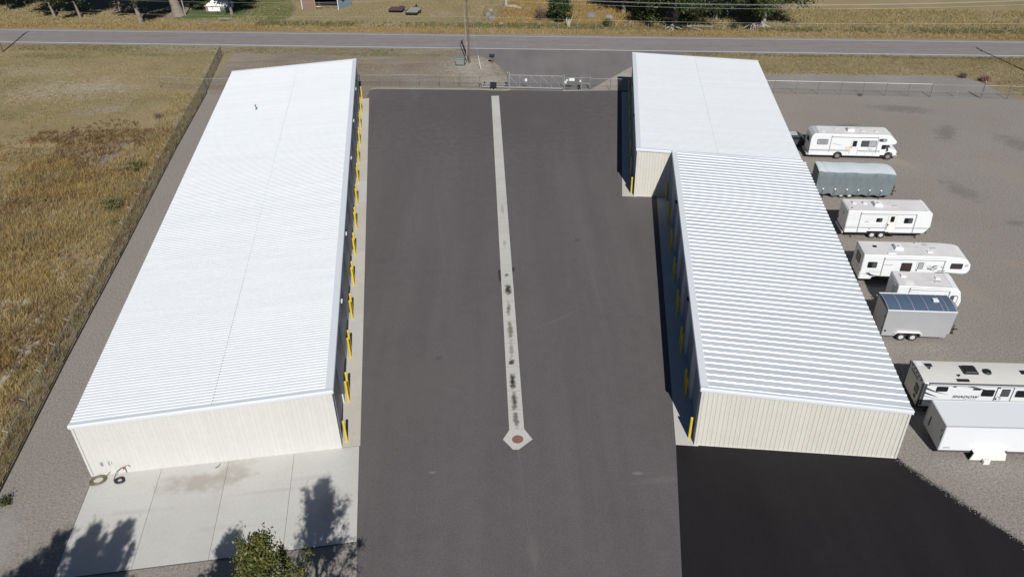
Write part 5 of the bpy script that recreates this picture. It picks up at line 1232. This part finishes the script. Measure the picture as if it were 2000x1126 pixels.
grass('straw_fence_grass', [(-34.9, 26), (-34.6, 37.4), (-36.3, 50.5), (-38.25, 67), (-41.5, 92.5), (-43.7, 112), (-48, 112), (-46.0, 92.5), (-42.5, 67), (-40, 50), (-38, 26)], 50000, .2, .6, 'grass_straw', 'pale straw coloured grass along the barbed wire fence', 13, wd=.05, dens=lambda x, y: np.clip(vnoise(x, y, 3, 15)*1.3-.2, 0, 1)*np.where((np.abs(x + 39.95) < .45) & (y > 43) & (y < 55), .05, 1))
pas = [(-44.4, 110), (-46.3, 129.5), (-47, 131.8), (-100, 138.2), (-120, 120), (-92, 100), (-66, 104)]
grass('short_grass', pas, 90000, .05, .16, 'grass_short', 'short mown dry grass between the field and the road', 14, wd=.07, dens=lambda x, y: np.clip(vnoise(x, y, 4, 17)*1.4, .2, 1))
grass('verge_green_grass', [FD(-100, -4.2), FD(-9, -4.0), FD(-9, -.8), FD(-100, -.7)], 26000, .06, .22, 'grass_green', 'green grass strip on the near road verge, left', 15, wd=.06, dens=lambda x, y: np.clip(vnoise(x, y, 5, 18)*1.5-.25, 0, 1))
grass('verge_green_grass', [FD(34, -9.3), FD(68, -8.6), FD(72, -17), FD(110, -17), FD(110, -.7), FD(28, -.7), FD(22, -6)], 80000, .06, .22, 'grass_short', 'low dry grass strip on the near road verge, right', 16, wd=.06)
grass('verge_green_grass', [FD(28, -1.9), FD(100, -1.9), FD(100, -.6), FD(28, -.6)], 12000, .1, .3, 'grass_green', 'green grass fringe along the near road edge, right', 17, wd=.06)
grass('verge_straw_grass', [FD(35, -10.2), FD(68, -9.2), FD(68, -8.4), FD(35, -9.2)], 3500, .1, .35, 'grass_straw', 'straw fringe between verge grass and grey gravel', 18, wd=.06)
grass('dirt_weeds', [(-44.5, 113.8), (-20, 114), (-7, 113), (-9, 128), (-45, 131)], 12000, .04, .18, 'grass_straw', 'thin weeds on the bare dirt behind the left building', 19, wd=.06, dens=lambda x, y: np.clip(vnoise(x, y, 3, 19)*1.6-.6, 0, 1))
# far verge
grass('golden_verge_grass', [FD(-110, 8.6), FD(110, 8.6), FD(110, 11.9), FD(-110, 11.9)], 120000, .12, .42, 'grass_gold', 'golden grass along the far road edge', 20, wd=.07)
grass('green_ditch_grass', [FD(-48, 11.6), FD(110, 11.6), FD(110, 14.6), FD(-48, 14.6)], 60000, .2, .55, 'grass_green', 'green grass in the ditch behind the wire fence', 22, wd=.08, dens=lambda x, y: np.clip(vnoise(x, y, 5, 23)*1.6-.1, 0, 1))
grass('golden_bank_grass', [FD(-5, 14.2), FD(24, 14.2), FD(28, 34), FD(-3, 36)], 60000, .2, .65, 'grass_gold', 'golden grass on the stony bank beyond the road', 24, wd=.08, dens=lambda x, y: np.clip(vnoise(x, y, 3, 25)*1.7-.1, .1, 1))
grass('golden_bank_grass', [FD(27, 12.6), FD(110, 13.5), FD(110, 26), FD(30, 26)], 80000, .15, .5, 'grass_straw', 'pale dry grass on the slope right of the willows', 26, wd=.08, dens=lambda x, y: np.clip(vnoise(x, y, 5, 27)*1.5, .1, 1))
grass('pasture_grass', [FD(-52, 14), FD(-6, 14), FD(-4, 40), FD(-56, 40)], 40000, .05, .16, 'grass_short', 'short pasture grass around the shed and small trailers', 28, wd=.08)
grass('golden_bank_grass', [FD(-110, 11.5), FD(-46, 11.5), FD(-48, 18), FD(-66, 15), FD(-110, 30)], 50000, .08, .26, 'grass_straw', 'dry golden grass under the roadside trees', 30, wd=.08)
grass('lawn_grass', [(-62, 153.5), (-45, 150), (-40.5, 151), (-40.5, 158), (-46, 168), (-72, 175), (-60, 160)], 26000, .05, .14, 'grass_green', 'green lawn around the small white tent', 31, wd=.07)

# loose stones on the gravel and along the ragged edge of the new asphalt
def stones(name, P, s0, s1, mat, label, seed):
    r = np.random.default_rng(seed); n = len(P); sz = r.uniform(s0, s1, n)
    D = np.array([[1, 0, 0], [0, 1, 0], [-1, 0, 0], [0, -1, 0], [0, 0, .7], [0, 0, -.7]], float)
    a = r.uniform(0, 6.28, n); c, s = np.cos(a), np.sin(a); V = np.repeat(D[None], n, 0) * (sz[:, None, None]*r.uniform(.6, 1.3, (n, 6, 1)))
    x = V[..., 0]*c[:, None] - V[..., 1]*s[:, None]; y = V[..., 0]*s[:, None] + V[..., 1]*c[:, None]; V = np.stack([x + P[:, 0:1], y + P[:, 1:2], V[..., 2] + .012], -1)
    F = np.array([[0, 1, 4], [1, 2, 4], [2, 3, 4], [3, 0, 4], [1, 0, 5], [2, 1, 5], [3, 2, 5], [0, 3, 5]]); F = (F[None] + 6*np.arange(n)[:, None, None]).reshape(-1, 3)
    return tag(link(name, fast_mesh(name, V.reshape(-1, 3), F, mat), mat), label, 'gravel', kind='stuff')
r_ = np.random.default_rng(90); yard = [(26.5, 37), (27.5, 34.5), (31, 30), (34, 25), (80, 20), (80, 99), (68, 102), (35, 106.5), (33, 100), (30, 75), (27, 50)]
Q = np.stack([r_.uniform(26, 80, 60000), r_.uniform(24, 108, 60000)], 1); Q = Q[pnpoly(Q[:, 0], Q[:, 1], yard)]
stones('gravel_stones', Q, .02, .06, 'stone_pale', 'loose stones scattered over the gravel yard', 91)
Q = np.stack([r_.uniform(-44, -26, 40000), r_.uniform(26, 112, 40000)], 1); Q = Q[pnpoly(Q[:, 0], Q[:, 1], [(-33.2, 27), (-34.3, 37.4), (-36, 50.5), (-38, 67), (-41.2, 92.5), (-43.3, 111), (-37, 108), FL(-.2, 69), FL(-.2, 0), FL(0, -8), (-27, 27)])]
stones('gravel_stones', Q, .02, .05, 'stone_pale', 'loose stones on the gravel strip beside the left building', 92)
t_ = r_.random(1100); A_ = np.array([25.7, 38.0]); B_ = np.array([33.6, 26.2]); Q = A_ + (B_-A_)*t_[:, None] + r_.normal(0, .13, (1100, 2))
stones('edge_gravel', Q, .02, .07, 'stone', 'crumbled gravel along the edge of the black asphalt', 93)
Q = np.stack([r_.normal(-5, 2.6, 900), r_.normal(119.5, 2.8, 900)], 1); Q = Q[pnpoly(Q[:, 0], Q[:, 1], [(-12, 113), (-.3, 112.3), (.3, 116), (-2.4, 123.5), (-5.5, 127), (-12, 127)])]
stones('edge_gravel', Q, .05, .16, 'stone_pale', 'pale stones heaped around the utility pole', 94)

# weeds by the fence
for i, (x, y, h, lb) in enumerate(((-43.9, 86.5, 1.5, 'tall green weed clump by the fence, farther of two'), (-42.6, 76.5, 1.6, 'tall green weed clump by the fence, nearer of two'),)):
    shrub('weed_clump', x, y, h, 1.35, lb, 'leaf_weed', 300+i, n=1500, s=.2, stems=16, cat='weed', group='weeds along the fence')
shrub('weed_plant', -40.9, 73.0, .9, .6, 'low blue green weed touching the chain link fence', 'leaf_weed', 310, n=420, s=.17, cat='weed')
shrub('weed_plant', -33.2, 35.9, .7, .55, 'bright green weed in the gravel at the left edge', 'leaf_mid', 311, n=380, s=.16, cat='weed')
shrub('dry_bush', -47.0, 103.0, .8, 1.1, 'dark dead bush lying in the upper field', 'leaf_dead', 312, n=500, s=.14, cat='bush')
shrub('tumbleweed', 65.4, 111.3, .65, .8, 'dark tumbleweed on the grey gravel near the swing gate', 'leaf_dead', 313, n=700, s=.14, cat='bush')
shrub('tumbleweed', 67.6, 109.7, .8, 1.3, 'reddish brown tumbleweed at the gravel corner', 'leaf_rust', 314, n=1100, s=.16, cat='bush')
shrub('dry_weed', 48.4, 105.2, .35, .5, 'small dark weed under the yard fence', 'leaf_dead', 315, n=180, s=.12, cat='weed')
shrub('dry_weed', -37.4, 45.6, .6, .5, 'small red brown weed beside the fence near the footpath', 'leaf_rust', 316, n=260, s=.14, cat='weed')

# trees near the camera, whose shadows fall on the concrete pad
for i, (x, y, h, cr, lb, nl, ts, ls) in enumerate(((-10.45, 20.75, 15.0, 3.8, 'yellowing green poplar rising at the bottom edge of the picture', 40000, 10, .135), (-15.7, 19.2, 12.9, 3.2, 'poplar below the frame casting the small middle shadow', 22000, 14, .17),
        (-22.2, 16.0, 17.0, 3.1, 'poplar below the frame casting the innermost left shadow', 30000, 14, .17), (-24.0, 16.2, 16.8, 3.2, 'poplar below the frame casting the second left shadow', 30000, 14, .17), (-25.6, 15.7, 16.6, 3.3, 'poplar below the frame casting the third left shadow', 30000, 12, .17), (-26.9, 14.6, 15.6, 3.5, 'poplar below the frame casting the outermost left shadow', 30000, 12, .17), (-8.4, 18.6, 8.8, 2.6, 'low poplar below the frame beside the drive', 24000, 5, .17), (-11.5, 17.2, 9.2, 2.6, 'low poplar below the frame behind the yellowing one', 20000, 5, .17), (-23.5, 13.6, 12.5, 3.0, 'broad poplar below the frame behind the left ones', 30000, 8, .17))):
    tree('poplar_tree', x, y, h, lb, 'leaf_near', 'bark_pale', 71+i, crown_r=cr, trunk_r=.2, base=.15, n_limb=30, up=.62, leaf_n=int(nl*.62), leaf_s=ls, spread=.25, top_spires=ts, sub=7, group='poplars near the camera', cone=True, gap=.5)

# trees beyond the road
far = [(-97.6, 166.0, 11, .26, -.03, 'slim roadside tree at the far left edge, back row', 'leaf_mid'), (-97.0, 161.5, 10, .2, -.04, 'slim leaning roadside tree at the left edge', 'leaf_mid'),
       (-91.5, 166.5, 12, .35, -.02, 'thick grey trunked tree at the left edge', 'leaf_dark'),
       (-85.4, 155.7, 12, .24, -.08, 'leaning tree with double trunk beside the left road', 'leaf_dark'), (-80.0, 154.5, 12, .24, -.06, 'leaning grey tree left of the big shaded trunks', 'leaf_dark'),
       (-67.0, 150.3, 14, .42, -.05, 'stout pale barked tree closest to the road on the left', 'leaf_dark'), (-61.5, 154.7, 18, .95, -.07, 'massive old cottonwood trunk beside the telephone pole', 'leaf_dark'),
       (-51.5, 154.5, 11, .26, -.02, 'grey trunked tree in front of the white tent', 'leaf_dark')]
for i, (x, y, h, tr, ln, lb, lf) in enumerate(far):
    tree('roadside_tree', x, y, h, lb, lf, 'bark', 400+i, crown_r=h*.36, trunk_r=tr, base=.34, n_limb=20, up=.1, leaf_n=15000, leaf_s=.42, lean=(ln*2.2, .05), spread=.85, group='trees beyond the road on the left', sub=4)
for i, (x, y, h) in enumerate(((-74, 158.5, 13), (-66, 163, 15), (-88, 170, 13))):
    tree('roadside_tree', x, y, h, ['dark bushy tree behind the leaning grey tree', 'dark bushy tree behind the massive old trunk', 'dark bushy tree in the far left corner'][i], 'leaf_dark', 'bark', 420+i, crown_r=h*.38, trunk_r=.3, base=.36, n_limb=22, up=.05, leaf_n=16000, leaf_s=.42, spread=1.0, group='trees beyond the road on the left')
tree('willow_tree', 25.4, 141.6, 7, 'low green willow left of the large root tangle', 'leaf_mid', 'bark', 431, crown_r=2.3, trunk_r=.2, base=.12, n_limb=20, up=.2, leaf_n=9000, leaf_s=.32, spread=.6)
tree('willow_tree', 29.2, 139.6, 16, 'large dark trunked willow with exposed pale roots', 'leaf_dark', 'bark', 432, crown_r=7.5, trunk_r=.55, base=.24, n_limb=28, up=.2, leaf_n=30000, leaf_s=.40, spread=1.1, roots=True)
tree('willow_tree', 31.2, 140.6, 6, 'low willow shoots right of the large dark trunk', 'leaf_dark', 'bark', 440, crown_r=2.0, trunk_r=.15, base=.12, n_limb=18, up=.3, leaf_n=7000, leaf_s=.32, spread=.5)
tree('willow_tree', 44.2, 138.9, 15, 'tall willow with pale roots above the ditch, rightmost', 'leaf_mid', 'bark_pale', 433, crown_r=7.5, trunk_r=.4, base=.26, n_limb=28, up=.2, leaf_n=30000, leaf_s=.38, spread=1.1, roots=True)
tree('willow_tree', 43.2, 139.6, 6.5, 'low leafy willow left of the rightmost tall willow', 'leaf_mid', 'bark', 441, crown_r=2.4, trunk_r=.18, base=.12, n_limb=20, up=.3, leaf_n=9000, leaf_s=.32, spread=.55)
tree('willow_tree', 21.5, 149, 13, 'dark willow at the top edge behind the stony bank', 'leaf_dark', 'bark', 434, crown_r=4.6, trunk_r=.4, base=.38, n_limb=22, up=.1, leaf_n=16000, leaf_s=.42, spread=1.0)
tree('willow_tree', 37.0, 143.5, 14, 'dark willow at the top edge between the two rooted willows', 'leaf_dark', 'bark', 435, crown_r=6, trunk_r=.4, base=.38, n_limb=22, up=.1, leaf_n=16000, leaf_s=.42, spread=1.0)
tree('bank_bush', 9.6, 144.3, 5.2, 'dense dark green bush on the stony bank', 'leaf_dark', 'bark', 436, crown_r=2.0, trunk_r=.12, base=.05, n_limb=26, up=.25, leaf_n=9000, leaf_s=.30, spread=.5, cat='bush')
shrub('dead_shrub', 6.1, 146.0, 2.3, 1.7, 'purple brown bare shrub left of the dark green bush', 'leaf_dead', 437, n=1500, s=.2, cat='bush', stems=14)
shrub('ditch_bush', 17.6, 141.0, 1.3, 1.2, 'small bright green bush in the ditch right of the pale stump', 'leaf_mid', 438, n=900, s=.22, cat='bush', stems=10)
shrub('ditch_bush', 39.0, 138.0, 1.2, .8, 'small green bush beside a fence post under the willows', 'leaf_mid', 439, n=600, s=.2, cat='bush', stems=10)
# rocks, log and stump on the bank
def rock(x, y, r, sq, mat, seed, label=None):
    bm = bmesh.new(); bmesh.ops.create_icosphere(bm, subdivisions=2, radius=r); q = random.Random(seed)
    off = [Vector((q.uniform(-1, 1), q.uniform(-1, 1), q.uniform(-1, 1))).normalized() for _ in range(7)]
    for v in bm.verts:
        n_ = v.co.normalized(); k = 1 + sum(.16*max(0, n_.dot(o))**3*(1 if i % 2 else -1) for i, o in enumerate(off)) + q.uniform(-.05, .05); v.co = Vector((v.co.x*k, v.co.y*k*.85, v.co.z*k*sq))
    me = bpy.data.meshes.new('boulder'); bm.to_mesh(me); bm.free(); o = link('boulder', me, mat); o.location = (x, y, r*sq*.12); o.rotation_euler = (0, 0, q.uniform(0, 6))
    tag(o, label, 'rock', 'boulders on the bank')
for i, (px, y, r, sq, mt, lb) in enumerate(((-2.5, 147.5, .85, .7, 'stone', 'grey boulder left of the fallen log, lower'), (-3.2, 149.8, .9, .75, 'stone', 'large grey boulder left of the fallen log, upper'), (-2.7, 153.0, .6, .7, 'stone_pale', 'pale boulder at the far left of the bank'),
        (-.8, 144.0, .55, .6, 'stone_pale', 'round tan boulder just above the green ditch'), (3.0, 145.0, .5, .8, 'stone', 'grey boulder below the fallen log'), (-5.2, 147.0, .5, .8, 'stone', 'small dark boulder nearest the utility pole top'),
        (4.2, 152.8, .7, .8, 'stone', 'grey boulder just right of the fallen log'), (7.1, 152.5, .8, .7, 'stone', 'dark boulder behind the purple shrub'), (6.5, 149.0, .35, .6, 'stone_pale', 'small pale boulder in front of the purple shrub'),
        (15.5, 147.0, 1.4, .55, 'stone', 'broad grey boulder right of the dark green bush'), (18.6, 145.6, 1.1, .7, 'stone_pale', 'pale boulder near the shaded willow'), (21.6, 143.0, .8, .55, 'stone', 'grey boulder in the willow shade'), (12.6, 143.9, .45, .6, 'stone_pale', 'small pale boulder above the stump'))):
    rock(px, y, r, sq, mt, 500+i, lb)
t = thing('fallen_log', (0.1, 155.4, 0), 0, 'bleached dead tree stem with a fallen limb on the bank', 'log')
m = MB(); m.tube([(0, 0, -.1), (.1, .1, 1.4), (.45, .2, 2.6)], [.38, .30, .2], 9); m.build('stem', 'deadwood', t, smooth=True)
m = MB(); m.tube([(.3, -.8, .3), (1.6, -1.6, .45), (3.0, -2.6, .25)], [.3, .36, .2], 8); m.build('limb', 'deadwood', t, smooth=True)
t = thing('dead_stump', (10.95, 141.6, 0), 0, 'split bleached stump in front of the dark green bush', 'stump')
m = MB(); m.tube([(0, 0, -.1), (0, 0, .7), (.12, 0, 1.35)], [.32, .27, .05], 8); m.build('trunk', 'deadwood', t); m = MB(); m.tube([(-.1, 0, .3), (-.35, .1, 1.0), (-.3, .2, 1.5)], [.22, .16, .04], 7); m.build('split_stem', 'deadwood', t); m = MB(); m.tube([(.15, 0, .4), (.5, .2, 1.1), (.8, .3, 1.9)], [.14, .1, .03], 6); m.build('branch', 'deadwood', t)
t = thing('fallen_pole', (31.0, 138.4, 0), R(-8), 'bleached fallen pole lying right of the exposed roots', 'log')
m = MB(); m.tube([(0, 0, .55), (2, .1, .5), (4.4, .3, .45)], .06, 7); m.build('pole', 'deadwood', t); m = MB(); m.tube([(0, 0, .5), (1.2, -.6, .35), (2.6, -1.2, .1)], .07, 7); m.build('branch', 'deadwood', t)
for i, (x, y, lb) in enumerate(((42.3, 137.2, 'pale root tangle at the foot of the rightmost willow'), (28.6, 138.2, 'grey root tangle in front of the dark trunked willow'))):
    t = thing('root_tangle', (x, y, 0), 0, lb, 'roots'); q = random.Random(600+i)
    for k in range(12):
        a = q.uniform(0, 6.28); l = q.uniform(.8, 2.6); z = q.uniform(.3, 1.1); m = MB(); m.tube([(0, 0, z), (math.cos(a)*l*.4, math.sin(a)*l*.3, z*.9), (math.cos(a+.4)*l*.8, math.sin(a+.4)*l*.5, z*.3), (math.cos(a+.2)*l, math.sin(a+.2)*l*.6, .03)], [.11, .09, .06, .03], 6); m.build('root', 'deadwood', t)

# shed, tent, small trailers and fences beyond the road
t = thing('open_shed', (-38.8, 157.3, 0), R(-9), 'open fronted shed with brown board wall and blue steel side', 'shed')
for i in range(9): m = MB(); m.box(.08+i*.28, .08+i*.28+.265, -.03 - (i % 2)*.01, .02, .02, 2.5); m.build('board', 'barn_board', t)
for x in (0, 2.62): m = MB(); m.box(x-.06, x+.06, -.06, .06, 0, 2.6); m.build('corner_post', 'white_gloss' if x == 0 else 'wood_grey', t)
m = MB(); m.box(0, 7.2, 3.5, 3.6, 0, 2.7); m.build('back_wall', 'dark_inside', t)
m = MB(); m.box(-.05, .0, .06, 3.5, 0, 2.55); m.build('side_wall', 'barn_board', t)
m = MB(); m.prism([(7.2, 0), (7.25, 0), (8.6, 3.5), (8.55, 3.5)], 'z', 0, 2.6); m.build('side_wall', 'blue_steel', t)
m = MB(); m.box(7.12, 7.24, -.06, .06, 0, 2.7); m.build('corner_post', 'white_gloss', t)
m = MB(); m.prism([(-.3, 2.6), (-.35, 2.66), (3.9, 3.1), (3.9, 3.0)], 'x', -.3, 8.4); m.build('roof', 'galv', t)
for z in (.75, 1.15): m = MB(); m.cyl((2.7, .25, z), (7.15, .25, z), .03, n=6); m.build('rail', 'galv', t)
for x in (2.75, 3.3, 3.55): m = MB(); m.cyl((x, .15, 0), (x, .15, 1.3), .05, n=6); m.build('gate_upright', 'rust', t)
m = MB(); m.box(2.7, 3.7, .1, .16, .45, .55); m.build('gate_rail', 'decal_gold', t)
t = thing('white_tent', (-57.3, 157.4, 0), R(-5), 'small white tent shed with a bench on the green lawn', 'tent')
m = MB(); m.box(0.1, 4.3, 0, 3.2, 0, .95); m.build('wall', 'white_cloth', t)
m = MB(); m.add([(-.1, -.15, .95), (4.5, -.15, .95), (4.5, 3.4, .95), (-.1, 3.4, .95), (1.5, 1.3, 2.1), (2.9, 1.3, 2.1)], [(0, 1, 5, 4), (1, 2, 5), (2, 3, 4, 5), (3, 0, 4)]); m.build('roof', 'white_cloth', t)
m = MB(); m.cyl((2.2, -.16, .98), (1.5, 1.28, 2.12), .03, n=5); m.cyl((2.2, -.16, .98), (2.9, 1.28, 2.12), .03, n=5); m.cyl((-.1, -.17, .95), (4.5, -.17, .95), .03, n=5); m.build('roof_seam', 'rust', t)
m = MB(); m.box(.15, .5, -.03, 0, .1, .75); m.build('door', 'barn_board', t)
t = thing('garden_bench', (-54.3, 156.2, 0), R(-5), 'grey garden bench in front of the white tent', 'bench')
m = MB(); m.box(0, 1.5, 0, .4, .42, .48); m.build('seat', 'wood_grey', t); m = MB(); m.box(0, 1.5, .38, .44, .55, .85); m.build('backrest', 'wood_grey', t)
for x in (.08, 1.42): 
    for y in (.05, .36): m = MB(); m.box(x-.03, x+.03, y-.03, y+.03, 0, .42); m.build('leg', 'wood_grey', t)
t = thing('telephone_pole', (-60.3, 154.6, 0), 0, 'thin pale telephone pole beside the massive old trunk', 'pole')
m = MB(); m.tube([(0, 0, 0), (-.1, 0, 4), (-.2, 0, 8)], [.13, .12, .1], 8); m.build('pole', 'wood_grey', t, smooth=True); m = MB(); m.box(-.5, .3, -.04, .04, 7.3, 7.4); m.build('crossarm', 'wood_grey', t)
t = thing('wooden_rail', (-52.6, 149.9, 0), R(-8), 'grey wooden rail on short posts at the lawn edge', 'rail')
m = MB(); m.box(0, 2.6, -.06, .06, .6, .72); m.build('rail', 'wood_grey', t)
for x in (.2, 2.4): m = MB(); m.cyl((x, 0, 0), (x, 0, .6), .05, n=6); m.build('post', 'wood_grey', t)
t = thing('utility_trailer', (-21.9, 153.0, 0), R(-8), 'maroon low deck trailer parked on the far pasture', 'trailer')
m = MB(); m.prism([(0, 0), (2.7, 0), (2.9, 2.2), (.2, 2.2)], 'z', .55, .65); m.build('deck', 'maroon', t)
m = MB(); m.box(.1, 2.7, .1, 2.0, .35, .54); m.build('frame', 'black_metal', t)
m = MB(); m.cyl((1.6, 2.5, .45), (2.4, 2.5, .45), .28, n=14); m.build('wheel', 'rubber', t)
m = MB(); m.cyl((1.5, 2.2, .5), (1.5, 3.4, .45), .05, n=6); m.build('tongue', 'black_metal', t)
t = thing('flatbed_trailer', (-18.45, 151.0, 0), R(-8), 'grey wooden flatbed trailer beside the maroon one', 'trailer')
for i in range(7): m = MB(); m.box(.02+i*.31, .02+i*.31+.30, 0, 3.6, .55, .60); m.build('deck_board', 'wood_deck', t)
m = MB(); m.box(0, 2.2, -.05, .0, .35, .6); m.box(-.05, .0, 0, 3.6, .42, .62); m.box(2.2, 2.25, 0, 3.6, .42, .62); m.build('frame', 'black_metal', t)
for x in (-.3, 2.28):
    m = MB(); m.cyl((x, 1.7, .35), (x+.2, 1.7, .35), .35, n=14); m.build('wheel', 'rubber', t); m = MB(); m.box(x-.03, x+.24, 1.25, 2.15, .71, .76); m.build('mudguard', 'galv', t)
m = MB(); m.cyl((.3, 3.6, .5), (1.1, 5.0, .5), .05, n=6); m.cyl((1.9, 3.6, .5), (1.1, 5.0, .5), .05, n=6); m.build('tongue', 'black_metal', t); m = MB(); m.cyl((1.0, 4.1, .7), (1.2, 4.1, .7), .33, n=14); m.build('spare_wheel', 'rubber', t)
